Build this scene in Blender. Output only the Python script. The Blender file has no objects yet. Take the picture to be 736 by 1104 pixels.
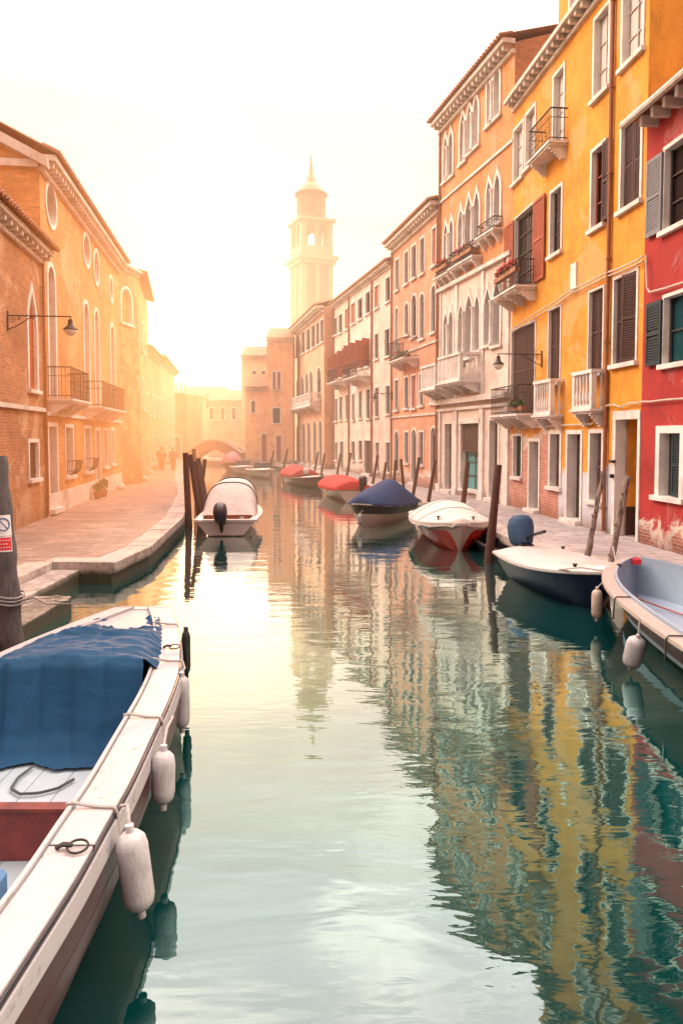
import bpy, bmesh, math, random
from math import sin, cos, pi, radians as R, sqrt, atan2
from mathutils import Vector as V, Matrix

random.seed(7)
C = bpy.context.scene.collection
# ------------------------------------------------------------------ camera
W_, H_, FOC = 736.0, 1104.0, 800.0
CAMZ, PITCH = 3.05, R(3.0)
PY = 470 + FOC * math.tan(PITCH)          # row of the optical axis
cam_d = bpy.data.cameras.new('camera'); cam = bpy.data.objects.new('camera', cam_d); C.objects.link(cam)
cam.location = (0, 0, CAMZ); cam.rotation_euler = (pi/2 - PITCH, 0, 0)
cam_d.sensor_fit = 'VERTICAL'; cam_d.sensor_height = 24; cam_d.lens = 24 * FOC / H_
cam_d.shift_y = -(H_/2 - PY) / H_
cam_d.clip_end = 3000; cam_d.clip_start = .05
bpy.context.scene.camera = cam

def ray(px, py):
    u = (px - W_/2) / FOC; v = -(py - PY) / FOC
    return V((u, cos(PITCH) + v*sin(PITCH), -sin(PITCH) + v*cos(PITCH)))
def at_z(px, py, z):
    d = ray(px, py); t = (z - CAMZ) / d.z
    return V((d.x*t, d.y*t, z))
def at_y(px, py, y):
    d = ray(px, py); t = y / d.y
    return V((d.x*t, y, CAMZ + d.z*t))

# ------------------------------------------------------------------ materials
MATS = {}
class NT:
    def __init__(s, name):
        s.m = bpy.data.materials.new(name); s.m.use_nodes = True
        s.t = s.m.node_tree; s.n = s.t.nodes; s.l = s.t.links
        s.bsdf = s.n['Principled BSDF']; s.out = s.n['Material Output']
    def node(s, typ, **k):
        n = s.n.new(typ)
        for a, b in k.items(): setattr(n, a, b)
        return n
    def link(s, a, b): s.l.new(a, b)
    def coord(s, which='Object', scale=(1, 1, 1)):
        tc = s.node('ShaderNodeTexCoord'); mp = s.node('ShaderNodeMapping'); mp.inputs['Scale'].default_value = scale
        s.link(tc.outputs[which], mp.inputs['Vector']); return mp.outputs[0]
    def noise(s, vec, scale, detail=4, rough=.6, dist=0):
        n = s.node('ShaderNodeTexNoise'); n.inputs['Scale'].default_value = scale; n.inputs['Detail'].default_value = detail
        n.inputs['Roughness'].default_value = rough; n.inputs['Distortion'].default_value = dist
        s.link(vec, n.inputs['Vector']); return n.outputs['Fac']
    def ramp(s, fac, *stops):
        r = s.node('ShaderNodeValToRGB'); e = r.color_ramp.elements
        while len(e) < len(stops): e.new(.5)
        for i, (p, c) in enumerate(stops):
            e[i].position = p; c = c if isinstance(c, (tuple, list)) else (c, c, c); e[i].color = (*c[:3], 1)
        s.link(fac, r.inputs[0]); return r.outputs[0]
    def mix(s, fac, a, b, mode='MIX'):
        n = s.node('ShaderNodeMix', data_type='RGBA', blend_type=mode)
        for sock, val in ((n.inputs[0], fac), (n.inputs[6], a), (n.inputs[7], b)):
            if hasattr(val, 'is_output'): s.link(val, sock)
            elif isinstance(val, (tuple, list)): sock.default_value = (*val[:3], 1)
            else: sock.default_value = val
        return n.outputs[2]
    def math(s, op, a, b=0.0, clamp=False):
        n = s.node('ShaderNodeMath', operation=op, use_clamp=clamp)
        for i, val in enumerate((a, b)):
            if hasattr(val, 'is_output'): s.link(val, n.inputs[i])
            else: n.inputs[i].default_value = val
        return n.outputs[0]
    def bump(s, h, strength=.3, dist=.02):
        b = s.node('ShaderNodeBump'); b.inputs['Strength'].default_value = strength; b.inputs['Distance'].default_value = dist
        s.link(h, b.inputs['Height']); s.link(b.outputs[0], s.bsdf.inputs['Normal']); return b
    def base(s, c):
        if hasattr(c, 'is_output'): s.link(c, s.bsdf.inputs['Base Color'])
        else: s.bsdf.inputs['Base Color'].default_value = (*c[:3], 1)

def mul(c, k): return tuple(min(1, x*k) for x in c)

def simple(name, col, rough=.6, var=.25, scale=6, bump=.15, metal=0, stain=None, sheen=0, stretch=(1, 1, 1)):
    if name in MATS: return MATS[name]
    t = NT(name); v = t.coord('Object', stretch)
    n = t.noise(v, scale, 6, .65)
    c = t.ramp(n, (.25, mul(col, 1-var)), (.5, col), (.78, mul(col, 1+var*.8)))
    if stain:
        n2 = t.noise(v, scale*.35, 5, .7)
        c = t.mix(t.ramp(n2, (.48, 0.0), (.66, 1.0)), c, stain)
    n3 = t.noise(v, scale*7, 3, .7)
    c = t.mix(t.ramp(n3, (.62, 0.0), (.8, .5)), c, mul(col, .55))
    t.base(c); t.bsdf.inputs['Roughness'].default_value = rough; t.bsdf.inputs['Metallic'].default_value = metal
    if bump: t.bump(t.noise(v, scale*4, 4), bump, .02)
    MATS[name] = t.m; return t.m

def bricks(t, uv, col, mortar, sx=1.0):
    mp = t.node('ShaderNodeMapping'); t.link(uv, mp.inputs['Vector']); mp.inputs['Scale'].default_value = (sx, sx, 1)
    # wobble the courses a little
    wn = t.node('ShaderNodeTexNoise'); wn.inputs['Scale'].default_value = 1.3; t.link(uv, wn.inputs['Vector'])
    vm = t.node('ShaderNodeVectorMath', operation='MULTIPLY_ADD'); t.link(wn.outputs['Color'], vm.inputs[0])
    vm.inputs[1].default_value = (.06, .06, 0); t.link(mp.outputs[0], vm.inputs[2])
    b = t.node('ShaderNodeTexBrick'); t.link(vm.outputs[0], b.inputs['Vector'])
    b.inputs['Scale'].default_value = 1; b.inputs['Brick Width'].default_value = .27; b.inputs['Row Height'].default_value = .085
    b.inputs['Mortar Size'].default_value = .011; b.inputs['Mortar Smooth'].default_value = .4
    b.inputs['Color1'].default_value = (*mul(col, .75), 1); b.inputs['Color2'].default_value = (*mul(col, 1.2), 1)
    b.inputs['Mortar'].default_value = (*mortar, 1); b.inputs['Bias'].default_value = 0
    return b

def brickwall(name, col=(.42, .16, .07), mortar=(.42, .33, .25), plaster=None, amount=.5):
    """old brickwork; with plaster: patches of worn render over it"""
    if name in MATS: return MATS[name]
    t = NT(name); uv = t.coord('UV')
    b = bricks(t, uv, col, mortar)
    n = t.noise(uv, .55, 6, .7)
    c = t.mix(t.ramp(n, (.3, 0.0), (.72, .85)), b.outputs['Color'], mul(col, .38))
    c = t.mix(t.ramp(t.noise(uv, .35, 6, .7, 1.0), (.54, 0.0), (.6, .5)), c, mul(mortar, 1.15))
    n2 = t.noise(uv, 9, 5, .7)
    c = t.mix(t.ramp(n2, (.55, 0.0), (.75, .6)), c, mul(mortar, 1.1))
    h = t.math('SUBTRACT', t.noise(uv, 14, 4), t.math('MULTIPLY', b.outputs['Fac'], .8))
    if plaster:
        m = t.ramp(t.noise(uv, .8, 7, .7, .4), (amount, 0.0), (amount+.05, 1.0))
        pc = t.mix(t.noise(uv, 2.2, 6, .7), mul(plaster, .75), mul(plaster, 1.15))
        c = t.mix(m, c, pc); h = t.math('ADD', h, t.math('MULTIPLY', m, .8))
    # damp dark base
    sep = t.node('ShaderNodeSeparateXYZ'); t.link(uv, sep.inputs[0])
    dz = t.math('ADD', sep.outputs[1], t.math('MULTIPLY', t.noise(uv, 1.5, 5), 1.2))
    c = t.mix(t.ramp(t.math('MULTIPLY', dz, .5), (.42, .55), (.8, 0.0)), c, mul(col, .38))
    t.base(c); t.bsdf.inputs['Roughness'].default_value = .9; t.bump(h, .55, .02)
    MATS[name] = t.m; return t.m

def stucco(name, col, dirt=(.3, .2, .12), peel_h=1.6, peel=.5, under='brick', brick=(.45, .17, .12), low=None, low_h=0, streak=.35):
    """painted render: blotches, rain streaks, peeling to brick or bare lime towards the ground"""
    if name in MATS: return MATS[name]
    t = NT(name); uv = t.coord('UV')
    sep = t.node('ShaderNodeSeparateXYZ'); t.link(uv, sep.inputs[0]); zz = sep.outputs[1]
    n = t.noise(uv, 1.1, 8, .68, .3)
    c = t.ramp(n, (.3, mul(col, .62)), (.5, mul(col, .92)), (.72, mul(col, 1.15)))
    ns = t.noise(t.coord('UV', (2.6, .22, 1)), 1.6, 6, .7)
    c = t.mix(t.ramp(ns, (.5, 0.0), (.78, streak)), c, dirt)
    pt = t.noise(uv, .42, 5, .6, 1.2)
    c = t.mix(t.ramp(pt, (.55, 0.0), (.58, .55)), c, tuple(min(1, x*.8+.13) for x in col))
    ns2 = t.noise(t.coord('UV', (5, .5, 1)), 1.3, 5, .7)
    c = t.mix(t.ramp(ns2, (.56, 0.0), (.72, .7)), c, mul(col, .42))
    nf = t.noise(uv, 22, 5, .75)
    c = t.mix(t.ramp(nf, (.58, 0.0), (.75, .28)), c, mul(col, .6))
    hgt = t.noise(uv, 16, 5)
    if low:
        e = t.math('ADD', zz, t.math('MULTIPLY', t.noise(uv, .7, 6, .75, .5), 2.2))
        ml = t.ramp(t.math('DIVIDE', e, 8.0), ((low_h+1.0)/8, 1.0), ((low_h+1.12)/8, 0.0))
        lc = t.mix(t.noise(uv, 1.7, 6, .7), mul(low, .82), mul(low, 1.1))
        c = t.mix(ml, c, lc)
    if peel_h:
        b = bricks(t, uv, brick, (.5, .42, .36))
        e = t.math('ADD', t.math('MULTIPLY', zz, 1.0), t.math('MULTIPLY', t.noise(uv, .9, 8, .78, .7), 3.0))
        k = peel_h + 1.5
        m = t.ramp(t.math('DIVIDE', e, 10.0), ((k-.08)/10, 1.0), ((k+.02)/10, 0.0))
        m2 = t.ramp(t.math('DIVIDE', e, 10.0), ((k+.12)/10, 1.0), ((k+.3)/10, 0.0))
        c = t.mix(m2, c, (.62, .55, .48))
        c = t.mix(m, c, b.outputs['Color'])
        hgt = t.math('SUBTRACT', hgt, t.math('MULTIPLY', m, 1.2))
    tide = t.math('ADD', zz, t.math('MULTIPLY', t.noise(uv, 1.3, 6, .7), .9))
    c = t.mix(t.ramp(t.math('DIVIDE', tide, 4.0), (.24, .62), (.36, 0.0)), c, mul(dirt, .35))
    t.base(c); t.bsdf.inputs['Roughness'].default_value = .88; t.bump(hgt, .35, .02)
    MATS[name] = t.m; return t.m

STONE = simple('istrian_stone', (.62, .58, .53), .8, .2, 3, .3, stain=(.42, .36, .3))
STONEW = simple('white_stone', (.72, .68, .65), .75, .14, 3, .25, stain=(.52, .46, .42))
WOODB = simple('brown_shutter_wood', (.06, .023, .016), .7, .3, 8, .2, stretch=(1, 1, .3))
WOODR = simple('red_shutter_wood', (.36, .085, .035), .7, .3, 8, .2, stretch=(1, 1, .3))
WOODG = simple('dark_green_shutter_wood', (.008, .028, .034), .6, .3, 8, .2, stretch=(1, 1, .3))
WOODY = simple('grey_shutter_wood', (.2, .2, .22), .7, .3, 8, .2, stretch=(1, 1, .3))
DOORW = simple('door_wood', (.035, .018, .014), .6, .3, 5, .2, stretch=(3, 3, .4))
SASH = simple('sash_paint', (.5, .45, .4), .6, .2, 8, .1)
SASHD = simple('dark_sash_paint', (.06, .045, .04), .6, .2, 8, .1)
IRON = simple('wrought_iron', (.035, .03, .03), .55, .3, 12, .2, metal=.3)
CLAY = simple('clay_tiles', (.38, .17, .09), .85, .35, 5, .5, stain=(.2, .13, .08))
CURT = simple('curtain', (.6, .52, .5), .9, .15, 4, .1, stretch=(6, 6, .5))
LEAF = simple('leaf', (.07, .12, .03), .6, .5, 20, 0)
PETAL = simple('red_petals', (.55, .04, .03), .6, .4, 20, 0)
POLEW = simple('mooring_wood', (.12, .05, .035), .8, .35, 7, .5, stain=(.1, .05, .04), stretch=(3, 3, .5))
POLER = simple('rough_mooring_wood', (.34, .26, .22), .85, .6, 16, .9, stain=(.05, .03, .025), stretch=(3, 3, .6))
POLEG = simple('grey_mooring_wood', (.13, .11, .11), .85, .4, 6, .9, stain=(.06, .05, .05), stretch=(5, 5, .35))
ROPE = simple('rope', (.4, .37, .36), .9, .3, 30, .6)
BLACKP = simple('black_plastic', (.02, .02, .022), .35, .3, 8, .1)
WHITEP = simple('boat_white_paint', (.7, .66, .63), .45, .12, 4, .1, stain=(.56, .5, .45))
PIPE = simple('rust_brown_pipe', (.25, .09, .04), .6, .3, 5, .1)
PIPEW = simple('pale_cable', (.55, .48, .4), .6, .2, 5, .1)

def glass(name='window_glass', col=(.022, .014, .012), rough=.12):
    if name in MATS: return MATS[name]
    t = NT(name); v = t.coord('Object'); t.base(t.mix(t.noise(v, .7, 3), mul(col, .6), mul(col, 1.6)))
    t.bsdf.inputs['Roughness'].default_value = rough; t.bsdf.inputs['Specular IOR Level'].default_value = .22; t.bump(t.noise(v, 1.5, 2), .05, .02)
    MATS[name] = t.m; return t.m
GLASS = glass()
GLASST = glass('teal_shop_glass', (.1, .3, .32), .2)
GLASSG = glass('green_blue_glass', (.01, .05, .06), .1)

# ------------------------------------------------------------------ mesh builder
class MB:
    def __init__(s): s.v = []; s.f = []; s.uv = []
    def face(s, pts, uv=None):
        i = len(s.v); s.v += [tuple(p) for p in pts]; s.f.append(tuple(range(i, i+len(pts))))
        s.uv.append(uv if uv else [(p[0]+p[1], p[2]) for p in pts])
    def hexa(s, a):
        # a: 8 corners, bottom 0-3, top 4-7
        for q in ((3, 2, 1, 0), (4, 5, 6, 7), (0, 1, 5, 4), (1, 2, 6, 5), (2, 3, 7, 6), (3, 0, 4, 7)):
            s.face([a[k] for k in q])
    def box(s, x0, x1, y0, y1, z0, z1, T=None):
        a = [V(p) for p in ((x0, y0, z0), (x1, y0, z0), (x1, y1, z0), (x0, y1, z0), (x0, y0, z1), (x1, y0, z1), (x1, y1, z1), (x0, y1, z1))]
        if T: a = [T(p) for p in a]
        s.hexa(a)
    def grid(s, rows, closed=False):
        """rows: list of equal-length point lists"""
        i0 = len(s.v); n = len(rows[0])
        for r in rows: s.v += [tuple(p) for p in r]
        for a in range(len(rows)-1):
            for b in range(n if closed else n-1):
                c = (b+1) % n
                q = (i0+a*n+b, i0+a*n+c, i0+(a+1)*n+c, i0+(a+1)*n+b)
                s.f.append(q); s.uv.append([(s.v[k][0]+s.v[k][1], s.v[k][2]) for k in q])
    def tube(s, pts, r, n=8, cap=True):
        pts = [V(p) for p in pts]
        rs = r if isinstance(r, (list, tuple)) else [r]*len(pts)
        rows = []; up = V((0, 0, 1)); ref = None
        for i, p in enumerate(pts):
            d = (pts[min(i+1, len(pts)-1)] - pts[max(i-1, 0)])
            if d.length < 1e-9: d = V((0, 0, 1))
            d.normalize()
            if ref is None:
                ref = d.orthogonal().normalized()
            else:
                ref = (ref - d*ref.dot(d)); ref = ref.normalized() if ref.length > 1e-6 else d.orthogonal().normalized()
            b = d.cross(ref)
            rows.append([p + (ref*cos(2*pi*k/n) + b*sin(2*pi*k/n))*rs[i] for k in range(n)])
        s.grid(rows, True)
        if cap: s.face(rows[0][::-1]); s.face(rows[-1])
    def lathe(s, o, prof, n=16, axis=V((0, 0, 1)), xa=None, squash=1):
        axis = V(axis).normalized(); a = (V(xa) if xa else axis.orthogonal()).normalized(); b = axis.cross(a)
        rows = [[V(o) + axis*h + (a*cos(2*pi*k/n) + b*sin(2*pi*k/n)*squash)*r for k in range(n)] for r, h in prof]
        s.grid(rows, True); s.face(rows[0][::-1]); s.face(rows[-1])
    def build(s, name, mat, parent=None, smooth=False, loc=None):
        me = bpy.data.meshes.new(name)
        off = V(loc) if loc is not None else V((0, 0, 0))
        me.from_pydata([tuple(V(p)-off) for p in s.v], [], s.f)
        uvl = me.uv_layers.new(name='UVMap'); k = 0
        for u in s.uv:
            for c in u: uvl.data[k].uv = c; k += 1
        bm = bmesh.new(); bm.from_mesh(me); bmesh.ops.remove_doubles(bm, verts=bm.verts, dist=1e-5)
        if smooth: bmesh.ops.recalc_face_normals(bm, faces=bm.faces)
        bm.to_mesh(me); bm.free()
        o = bpy.data.objects.new(name, me); C.objects.link(o)
        for m in (mat if isinstance(mat, list) else [mat]): me.materials.append(m)
        if smooth:
            me.shade_smooth()
            if smooth != 'all':
                md = o.modifiers.new('edges', 'EDGE_SPLIT'); md.split_angle = R(smooth if smooth is not True else 40)
        if parent is not None:
            o.parent = parent
            base = off
            o.location = base - world_loc(parent)
        else: o.location = off
        return o

def world_loc(o):
    p = V(o.location)
    while o.parent: o = o.parent; p = p + V(o.location)
    return p

def tag(o, label=None, cat=None, group=None, kind=None):
    if label: o['label'] = label
    if cat: o['category'] = cat
    if group: o['group'] = group
    if kind: o['kind'] = kind
    return o
def thing(name, label, cat, loc=(0, 0, 0), group=None):
    o = bpy.data.objects.new(name, None); C.objects.link(o); o.location = loc; o.empty_display_size = .3
    return tag(o, label, cat, group)
def shift(mb, d):
    mb.v = [tuple(V(p)+V(d)) for p in mb.v]

# ------------------------------------------------------------------ facades
class Facade:
    def __init__(s, A, B, side, z0=.45):
        s.A = V((A[0], A[1], 0)); s.B = V((B[0], B[1], 0)); d = s.B - s.A; s.L = d.length; s.u = d.normalized()
        s.n = V((-s.u.y, s.u.x, 0)) if side == 'R' else V((s.u.y, -s.u.x, 0))
        s.z0 = z0; s.ops = []
    def P(s, a, z, d=0): return s.A + s.u*a + s.n*d + V((0, 0, z))
    def px(s, x, y, d=0):
        r = ray(x, y); o = V((0, 0, CAMZ)); A = s.A + s.n*d
        t = (A - o).dot(s.n) / r.dot(s.n); p = o + r*t
        return (p - A).dot(s.u), p.z
    def box(s, mb, a0, a1, z0, z1, d0, d1):
        mb.hexa([s.P(a0, z0, d0), s.P(a1, z0, d0), s.P(a1, z0, d1), s.P(a0, z0, d1), s.P(a0, z1, d0), s.P(a1, z1, d0), s.P(a1, z1, d1), s.P(a0, z1, d1)])
    def rect(s, x0, x1, yt, yb):
        xm = (x0+x1)/2; ym = (yt+yb)/2
        a, b = sorted((s.px(x0, ym)[0], s.px(x1, ym)[0]))
        return a, b, s.px(xm, yb)[1], s.px(xm, yt)[1]
    def wall(s, mb, zt, a0=0, a1=None, zb=None):
        a1 = s.L if a1 is None else a1; zb = s.z0-.3 if zb is None else zb
        cs = sorted({a0, a1} | {round(min(max(x, a0), a1), 4) for o in s.ops for x in o[:2]})
        cz = sorted({zb, zt} | {round(min(max(x, zb), zt), 4) for o in s.ops for x in o[2:4]})
        for j in range(len(cz)-1):
            z0, z1 = cz[j], cz[j+1]; run = None
            for i in range(len(cs)):
                solid = False
                if i < len(cs)-1:
                    m = ((cs[i]+cs[i+1])/2, (z0+z1)/2)
                    solid = not any(o[0] < m[0] < o[1] and o[2] < m[1] < o[3] for o in s.ops)
                if solid and run is None: run = cs[i]
                if (not solid) and run is not None:
                    e = cs[i]
                    mb.face([s.P(run, z0), s.P(e, z0), s.P(e, z1), s.P(run, z1)], [(run, z0), (e, z0), (e, z1), (run, z1)]); run = None
        for o in s.ops:
            if not (zb < o[3] <= zt+.001): continue
            if o[4] in ('round', 'lancet'):
                pts = arch_pts(o)
                for p, q in zip(pts, pts[1:]):
                    if abs(p[0]-q[0]) < 1e-6: continue
                    mb.face([s.P(p[0], p[1]), s.P(q[0], q[1]), s.P(q[0], o[3]), s.P(p[0], o[3])], [p, q, (q[0], o[3]), (p[0], o[3])])
            if o[4] == 'oval':
                pts = arch_pts(o); cx, cz_ = (o[0]+o[1])/2, (o[2]+o[3])/2; hw, hh = (o[1]-o[0])/2, (o[3]-o[2])/2
                def proj(p):
                    x, z = (p[0]-cx)/hw, (p[1]-cz_)/hh; k = 1/max(abs(x), abs(z)); return (cx+x*k*hw, cz_+z*k*hh)
                for p, q in zip(pts, pts[1:]+pts[:1]):
                    P2, Q2 = proj(p), proj(q)
                    mb.face([s.P(*p), s.P(*q), s.P(*Q2), s.P(*P2)], [p, q, Q2, P2])

def arch_pts(o):
    a0, a1, z0, z1, kind = o[:5]; w = a1-a0; c = (a0+a1)/2
    if kind == 'rect': return [(a0, z0), (a0, z1), (a1, z1), (a1, z0)]
    if kind == 'oval': return [(c+w/2*cos(2*pi*k/24), (z0+z1)/2+(z1-z0)/2*sin(2*pi*k/24)) for k in range(24)]
    if kind == 'round':
        zs = z1 - w/2
        return [(a0, z0)] + [(c - w/2*cos(pi*k/12), zs + w/2*sin(pi*k/12)) for k in range(13)] + [(a1, z0)]
    h = min(w*1.25, (z1-z0)*.45); zs = z1 - h; left = []
    for k in range(8):
        t = k/7; left.append((a0 + w/2*t, zs + h*(.72*sqrt(max(0, 1-(1-t)**2)) + .28*t**3)))
    return [(a0, z0)] + left + [(2*c-p[0], p[1]) for p in left[:-1][::-1]] + [(a1, z0)]

def outset(pts, w, closed=False):
    out = []; n = len(pts)
    for i, p in enumerate(pts):
        if closed: a, b = pts[i-1], pts[(i+1) % n]
        else: a, b = pts[max(i-1, 0)], pts[min(i+1, n-1)]
        def nrm(p, q):
            dx, dz = q[0]-p[0], q[1]-p[1]; l = sqrt(dx*dx+dz*dz) or 1; return (-dz/l, dx/l)
        n1 = nrm(a, p) if a != p else nrm(p, b); n2 = nrm(p, b) if b != p else n1
        mx, mz = n1[0]+n2[0], n1[1]+n2[1]; k = mx*n1[0]+mz*n1[1]
        if k < .2: k = .2
        sgn = 1
        out.append((p[0]+mx/k*w*sgn, p[1]+mz/k*w*sgn))
    return out

def window(F, bld, rc, kind='rect', fill='glass', frame=STONEW, fw=.1, depth=.2, proud=.035, sill=True, shut=None, shutmat=None,
           name='window', detail=True, glassm=None, sashm=None, curtain=False, mull=True, label=None, proudsill=.12):
    a0, a1, z0, z1 = rc; F.ops.append((a0, a1, z0, z1, kind)); op = F.ops[-1]
    pts = arch_pts(op); closed = kind == 'oval'
    if closed: pts = pts[::-1]
    out = outset(pts, fw, closed)
    mb = MB(); n = len(pts); loc = F.P((a0+a1)/2, z0, 0)
    for i in range(n if closed else n-1):
        j = (i+1) % n; p, q, P2, Q2 = pts[i], pts[j], out[i], out[j]
        mb.face([F.P(*p, proud), F.P(*q, proud), F.P(*Q2, proud), F.P(*P2, proud)])
        mb.face([F.P(*P2, proud), F.P(*Q2, proud), F.P(*Q2, -.02), F.P(*P2, -.02)])
        mb.face([F.P(*p, proud), F.P(*q, proud), F.P(*q, -depth), F.P(*p, -depth)])
    if not closed and fill != 'door' and sill:
        F.box(mb, a0-fw*1.5, a1+fw*1.5, z0-.11, z0, -depth, proudsill)
    if fill == 'door':
        F.box(mb, a0-fw, a1+fw, z0-.16, z0, -depth, .22)
    wo = mb.build(name, frame, bld, loc=loc)
    if label: wo['label'] = label
    g = MB(); poly = [F.P(*p, -depth+.02) for p in pts]
    g.face(poly if fill != 'door' else poly)
    if fill == 'door':
        gp = g
        dp = MB(); w = a1-a0; dpth = -depth+.03
        top = z1 if kind == 'rect' else z1-w*.5
        F.box(dp, a0+.02, a0+w/2-.01, z0+.02, top-.03, dpth, dpth+.05); F.box(dp, a0+w/2+.01, a1-.02, z0+.02, top-.03, dpth, dpth+.05)
        for s0, s1 in ((a0+.08, a0+w/2-.07), (a0+w/2+.07, a1-.08)):
            for f0, f1 in ((.06, .36), (.42, .66), (.72, .95)):
                zz0 = z0+(top-z0)*f0; zz1 = z0+(top-z0)*f1
                if s1 > s0: F.box(dp, s0, s1, zz0, zz1, dpth+.05, dpth+.07)
        dp.build('door_panel', shutmat or DOORW, wo, loc=loc)
        g.build('pane', GLASS, wo, loc=loc); return wo
    g.build('pane', glassm or GLASS, wo, loc=loc)
    w = a1-a0; h = z1-z0
    if curtain:
        c = MB(); top = z1-.03 if kind == 'rect' else z1-w*.6
        F.box(c, a0+w*.08, a0+w*.46, z0+.05, top, -depth+.03, -depth+.04); F.box(c, a0+w*.6, a1-w*.06, z0+.05, top, -depth+.03, -depth+.04)
        c.build('curtain', CURT, wo, loc=loc)
    if mull and not closed:
        m = MB(); t = .03; top = z1 if kind == 'rect' else z1-.02
        F.box(m, (a0+a1)/2-t/2, (a0+a1)/2+t/2, z0+.03, top-.05, -depth+.045, -depth+.08)
        nb = max(1, int(h/.55))
        for k in range(1, nb):
            zz = z0+h*k/nb
            if kind != 'rect' and zz > z1-w*.6: continue
            F.box(m, a0+.01, a1-.01, zz-t/2, zz+t/2, -depth+.05, -depth+.075)
        F.box(m, a0+.002, a0+.05, z0+.01, (z1 if kind == 'rect' else z1-w*.55)-.01, -depth+.045, -depth+.09)
        F.box(m, a1-.05, a1-.002, z0+.01, (z1 if kind == 'rect' else z1-w*.55)-.01, -depth+.045, -depth+.09)
        m.build('sash', sashm or SASHD, wo, loc=loc)
    if shut:
        sm = shutmat or WOODB
        def leaf(s0, s1, dfun):
            lf = MB()
            def bx(x0, x1, zz0, zz1, t0, t1):
                c = [dfun(x0, t0), dfun(x1, t0), dfun(x1, t1), dfun(x0, t1)]
                lf.hexa([V((p.x, p.y, zz0)) for p in c] + [V((p.x, p.y, zz1)) for p in c])
            W = s1-s0; top = z1-.015 if kind == 'rect' else z1-w*.55; bot = z0+.015; r = .07
            if not detail:
                bx(s0, s1, bot, top, 0, .04); lf.build('shutter', sm, wo, loc=loc); return
            bx(s0, s0+r, bot, top, 0, .045); bx(s1-r, s1, bot, top, 0, .045)
            for zz in (bot, (bot+top)/2-.04, top-.09): bx(s0+r, s1-r, zz, zz+.09, 0, .045)
            zz = bot+.1
            while zz < top-.12:
                if abs(zz+.02-(bot+top)/2) > .07: bx(s0+r, s1-r, zz, zz+.042, .008, .036)
                zz += .062
            bx(s0+r, s1-r, bot+.05, top-.05, .004, .012)
            lf.build('shutter', sm, wo, loc=loc)
        if shut == 'closed':
            leaf(a0+.01, a0+w/2-.012, lambda x, t: F.P(x, 0, -.11+t)); leaf(a0+w/2+.012, a1-.01, lambda x, t: F.P(x, 0, -.11+t))
        elif shut == 'one':      # near leaf closed only
            leaf(a0+.01, a0+w*.6, lambda x, t: F.P(x, 0, -.11+t))
        elif shut == 'ajar':
            ang = R(26)
            leaf(0, w/2-.01, lambda x, t: F.P(a0+.01+x*cos(ang)+t*sin(ang)*0, 0, -.03-x*sin(ang)*0+x*sin(ang)*.7+t-.05))
            leaf(a0+w/2+.012, a1-.01, lambda x, t: F.P(x, 0, -.11+t))
        elif shut == 'open':
            leaf(a0-w/2-.03, a0-.03, lambda x, t: F.P(x, 0, .05+t)); leaf(a1+.03, a1+w/2+.03, lambda x, t: F.P(x, 0, .05+t))
        elif shut == 'openfar':
            leaf(a1+.03, a1+w*.55, lambda x, t: F.P(x, 0, .05+t))
        elif shut == 'opennear':
            leaf(a0-w*.5, a0-.03, lambda x, t: F.P(x, 0, .05+t))
        elif shut == 'out':      # both leaves stand out from the wall
            leaf(0, w/2, lambda x, t: F.P(a0-.02-t-x*.35, 0, .04+x*.93)); leaf(0, w/2, lambda x, t: F.P(a1+.02+t+x*.35, 0, .04+x*.93))
    return wo

def cornice(F, bld, z, depth=.45, h=.35, step=.45, mat=STONE, a0=0, a1=None):
    a1 = F.L if a1 is None else a1; mb = MB()
    F.box(mb, a0-.02, a1+.02, z-h*.35, z, 0, depth); F.box(mb, a0-.01, a1+.01, z-h, z-h*.72, -.02, depth*.28)
    s = a0+step/2
    while s < a1:
        F.box(mb, s-.07, s+.07, z-h*.72, z-h*.352, -.02, depth*.8); s += step
    return mb.build('cornice', mat, bld, loc=F.P(F.L/2, z))

def roof(F, bld, z, depth=10, over=.55, rise=.32, mat=CLAY, a0=None, a1=None):
    """pitched tile slab with rows of round tile ends along the eaves"""
    a0 = -.1 if a0 is None else a0; a1 = F.L+.1 if a1 is None else a1; mb = MB(); th = .08
    half = depth/2
    rows = []; step = .24; n = max(2, int((a1-a0)/step)*2)
    for d in (over, -half):
        zz = z + .03 + (over-d)*rise
        rows.append([F.P(a0+(a1-a0)*k/n, zz + (.07 if k % 2 else 0), d) for k in range(n+1)])
    mb.grid(rows)
    mb.face([F.P(a0, z+.02, over), F.P(a1, z+.02, over), F.P(a1, z+.02+(over+half)*rise, -half), F.P(a0, z+.02+(over+half)*rise, -half)])
    zr = z+.03+(over+half)*rise
    mb.face([F.P(a0, zr, -half), F.P(a1, zr, -half), F.P(a1, z+.03, -depth-over), F.P(a0, z+.03, -depth-over)])
    k = a0+.12
    while k < a1:
        p, q = F.P(k, z+.07, over+.03), F.P(k, z+.07+.5*rise, over-.5)
        mb.tube([p, q], .075, 6); k += step
    return mb.build('roof', mat, bld, loc=F.P(F.L/2, z))

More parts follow.
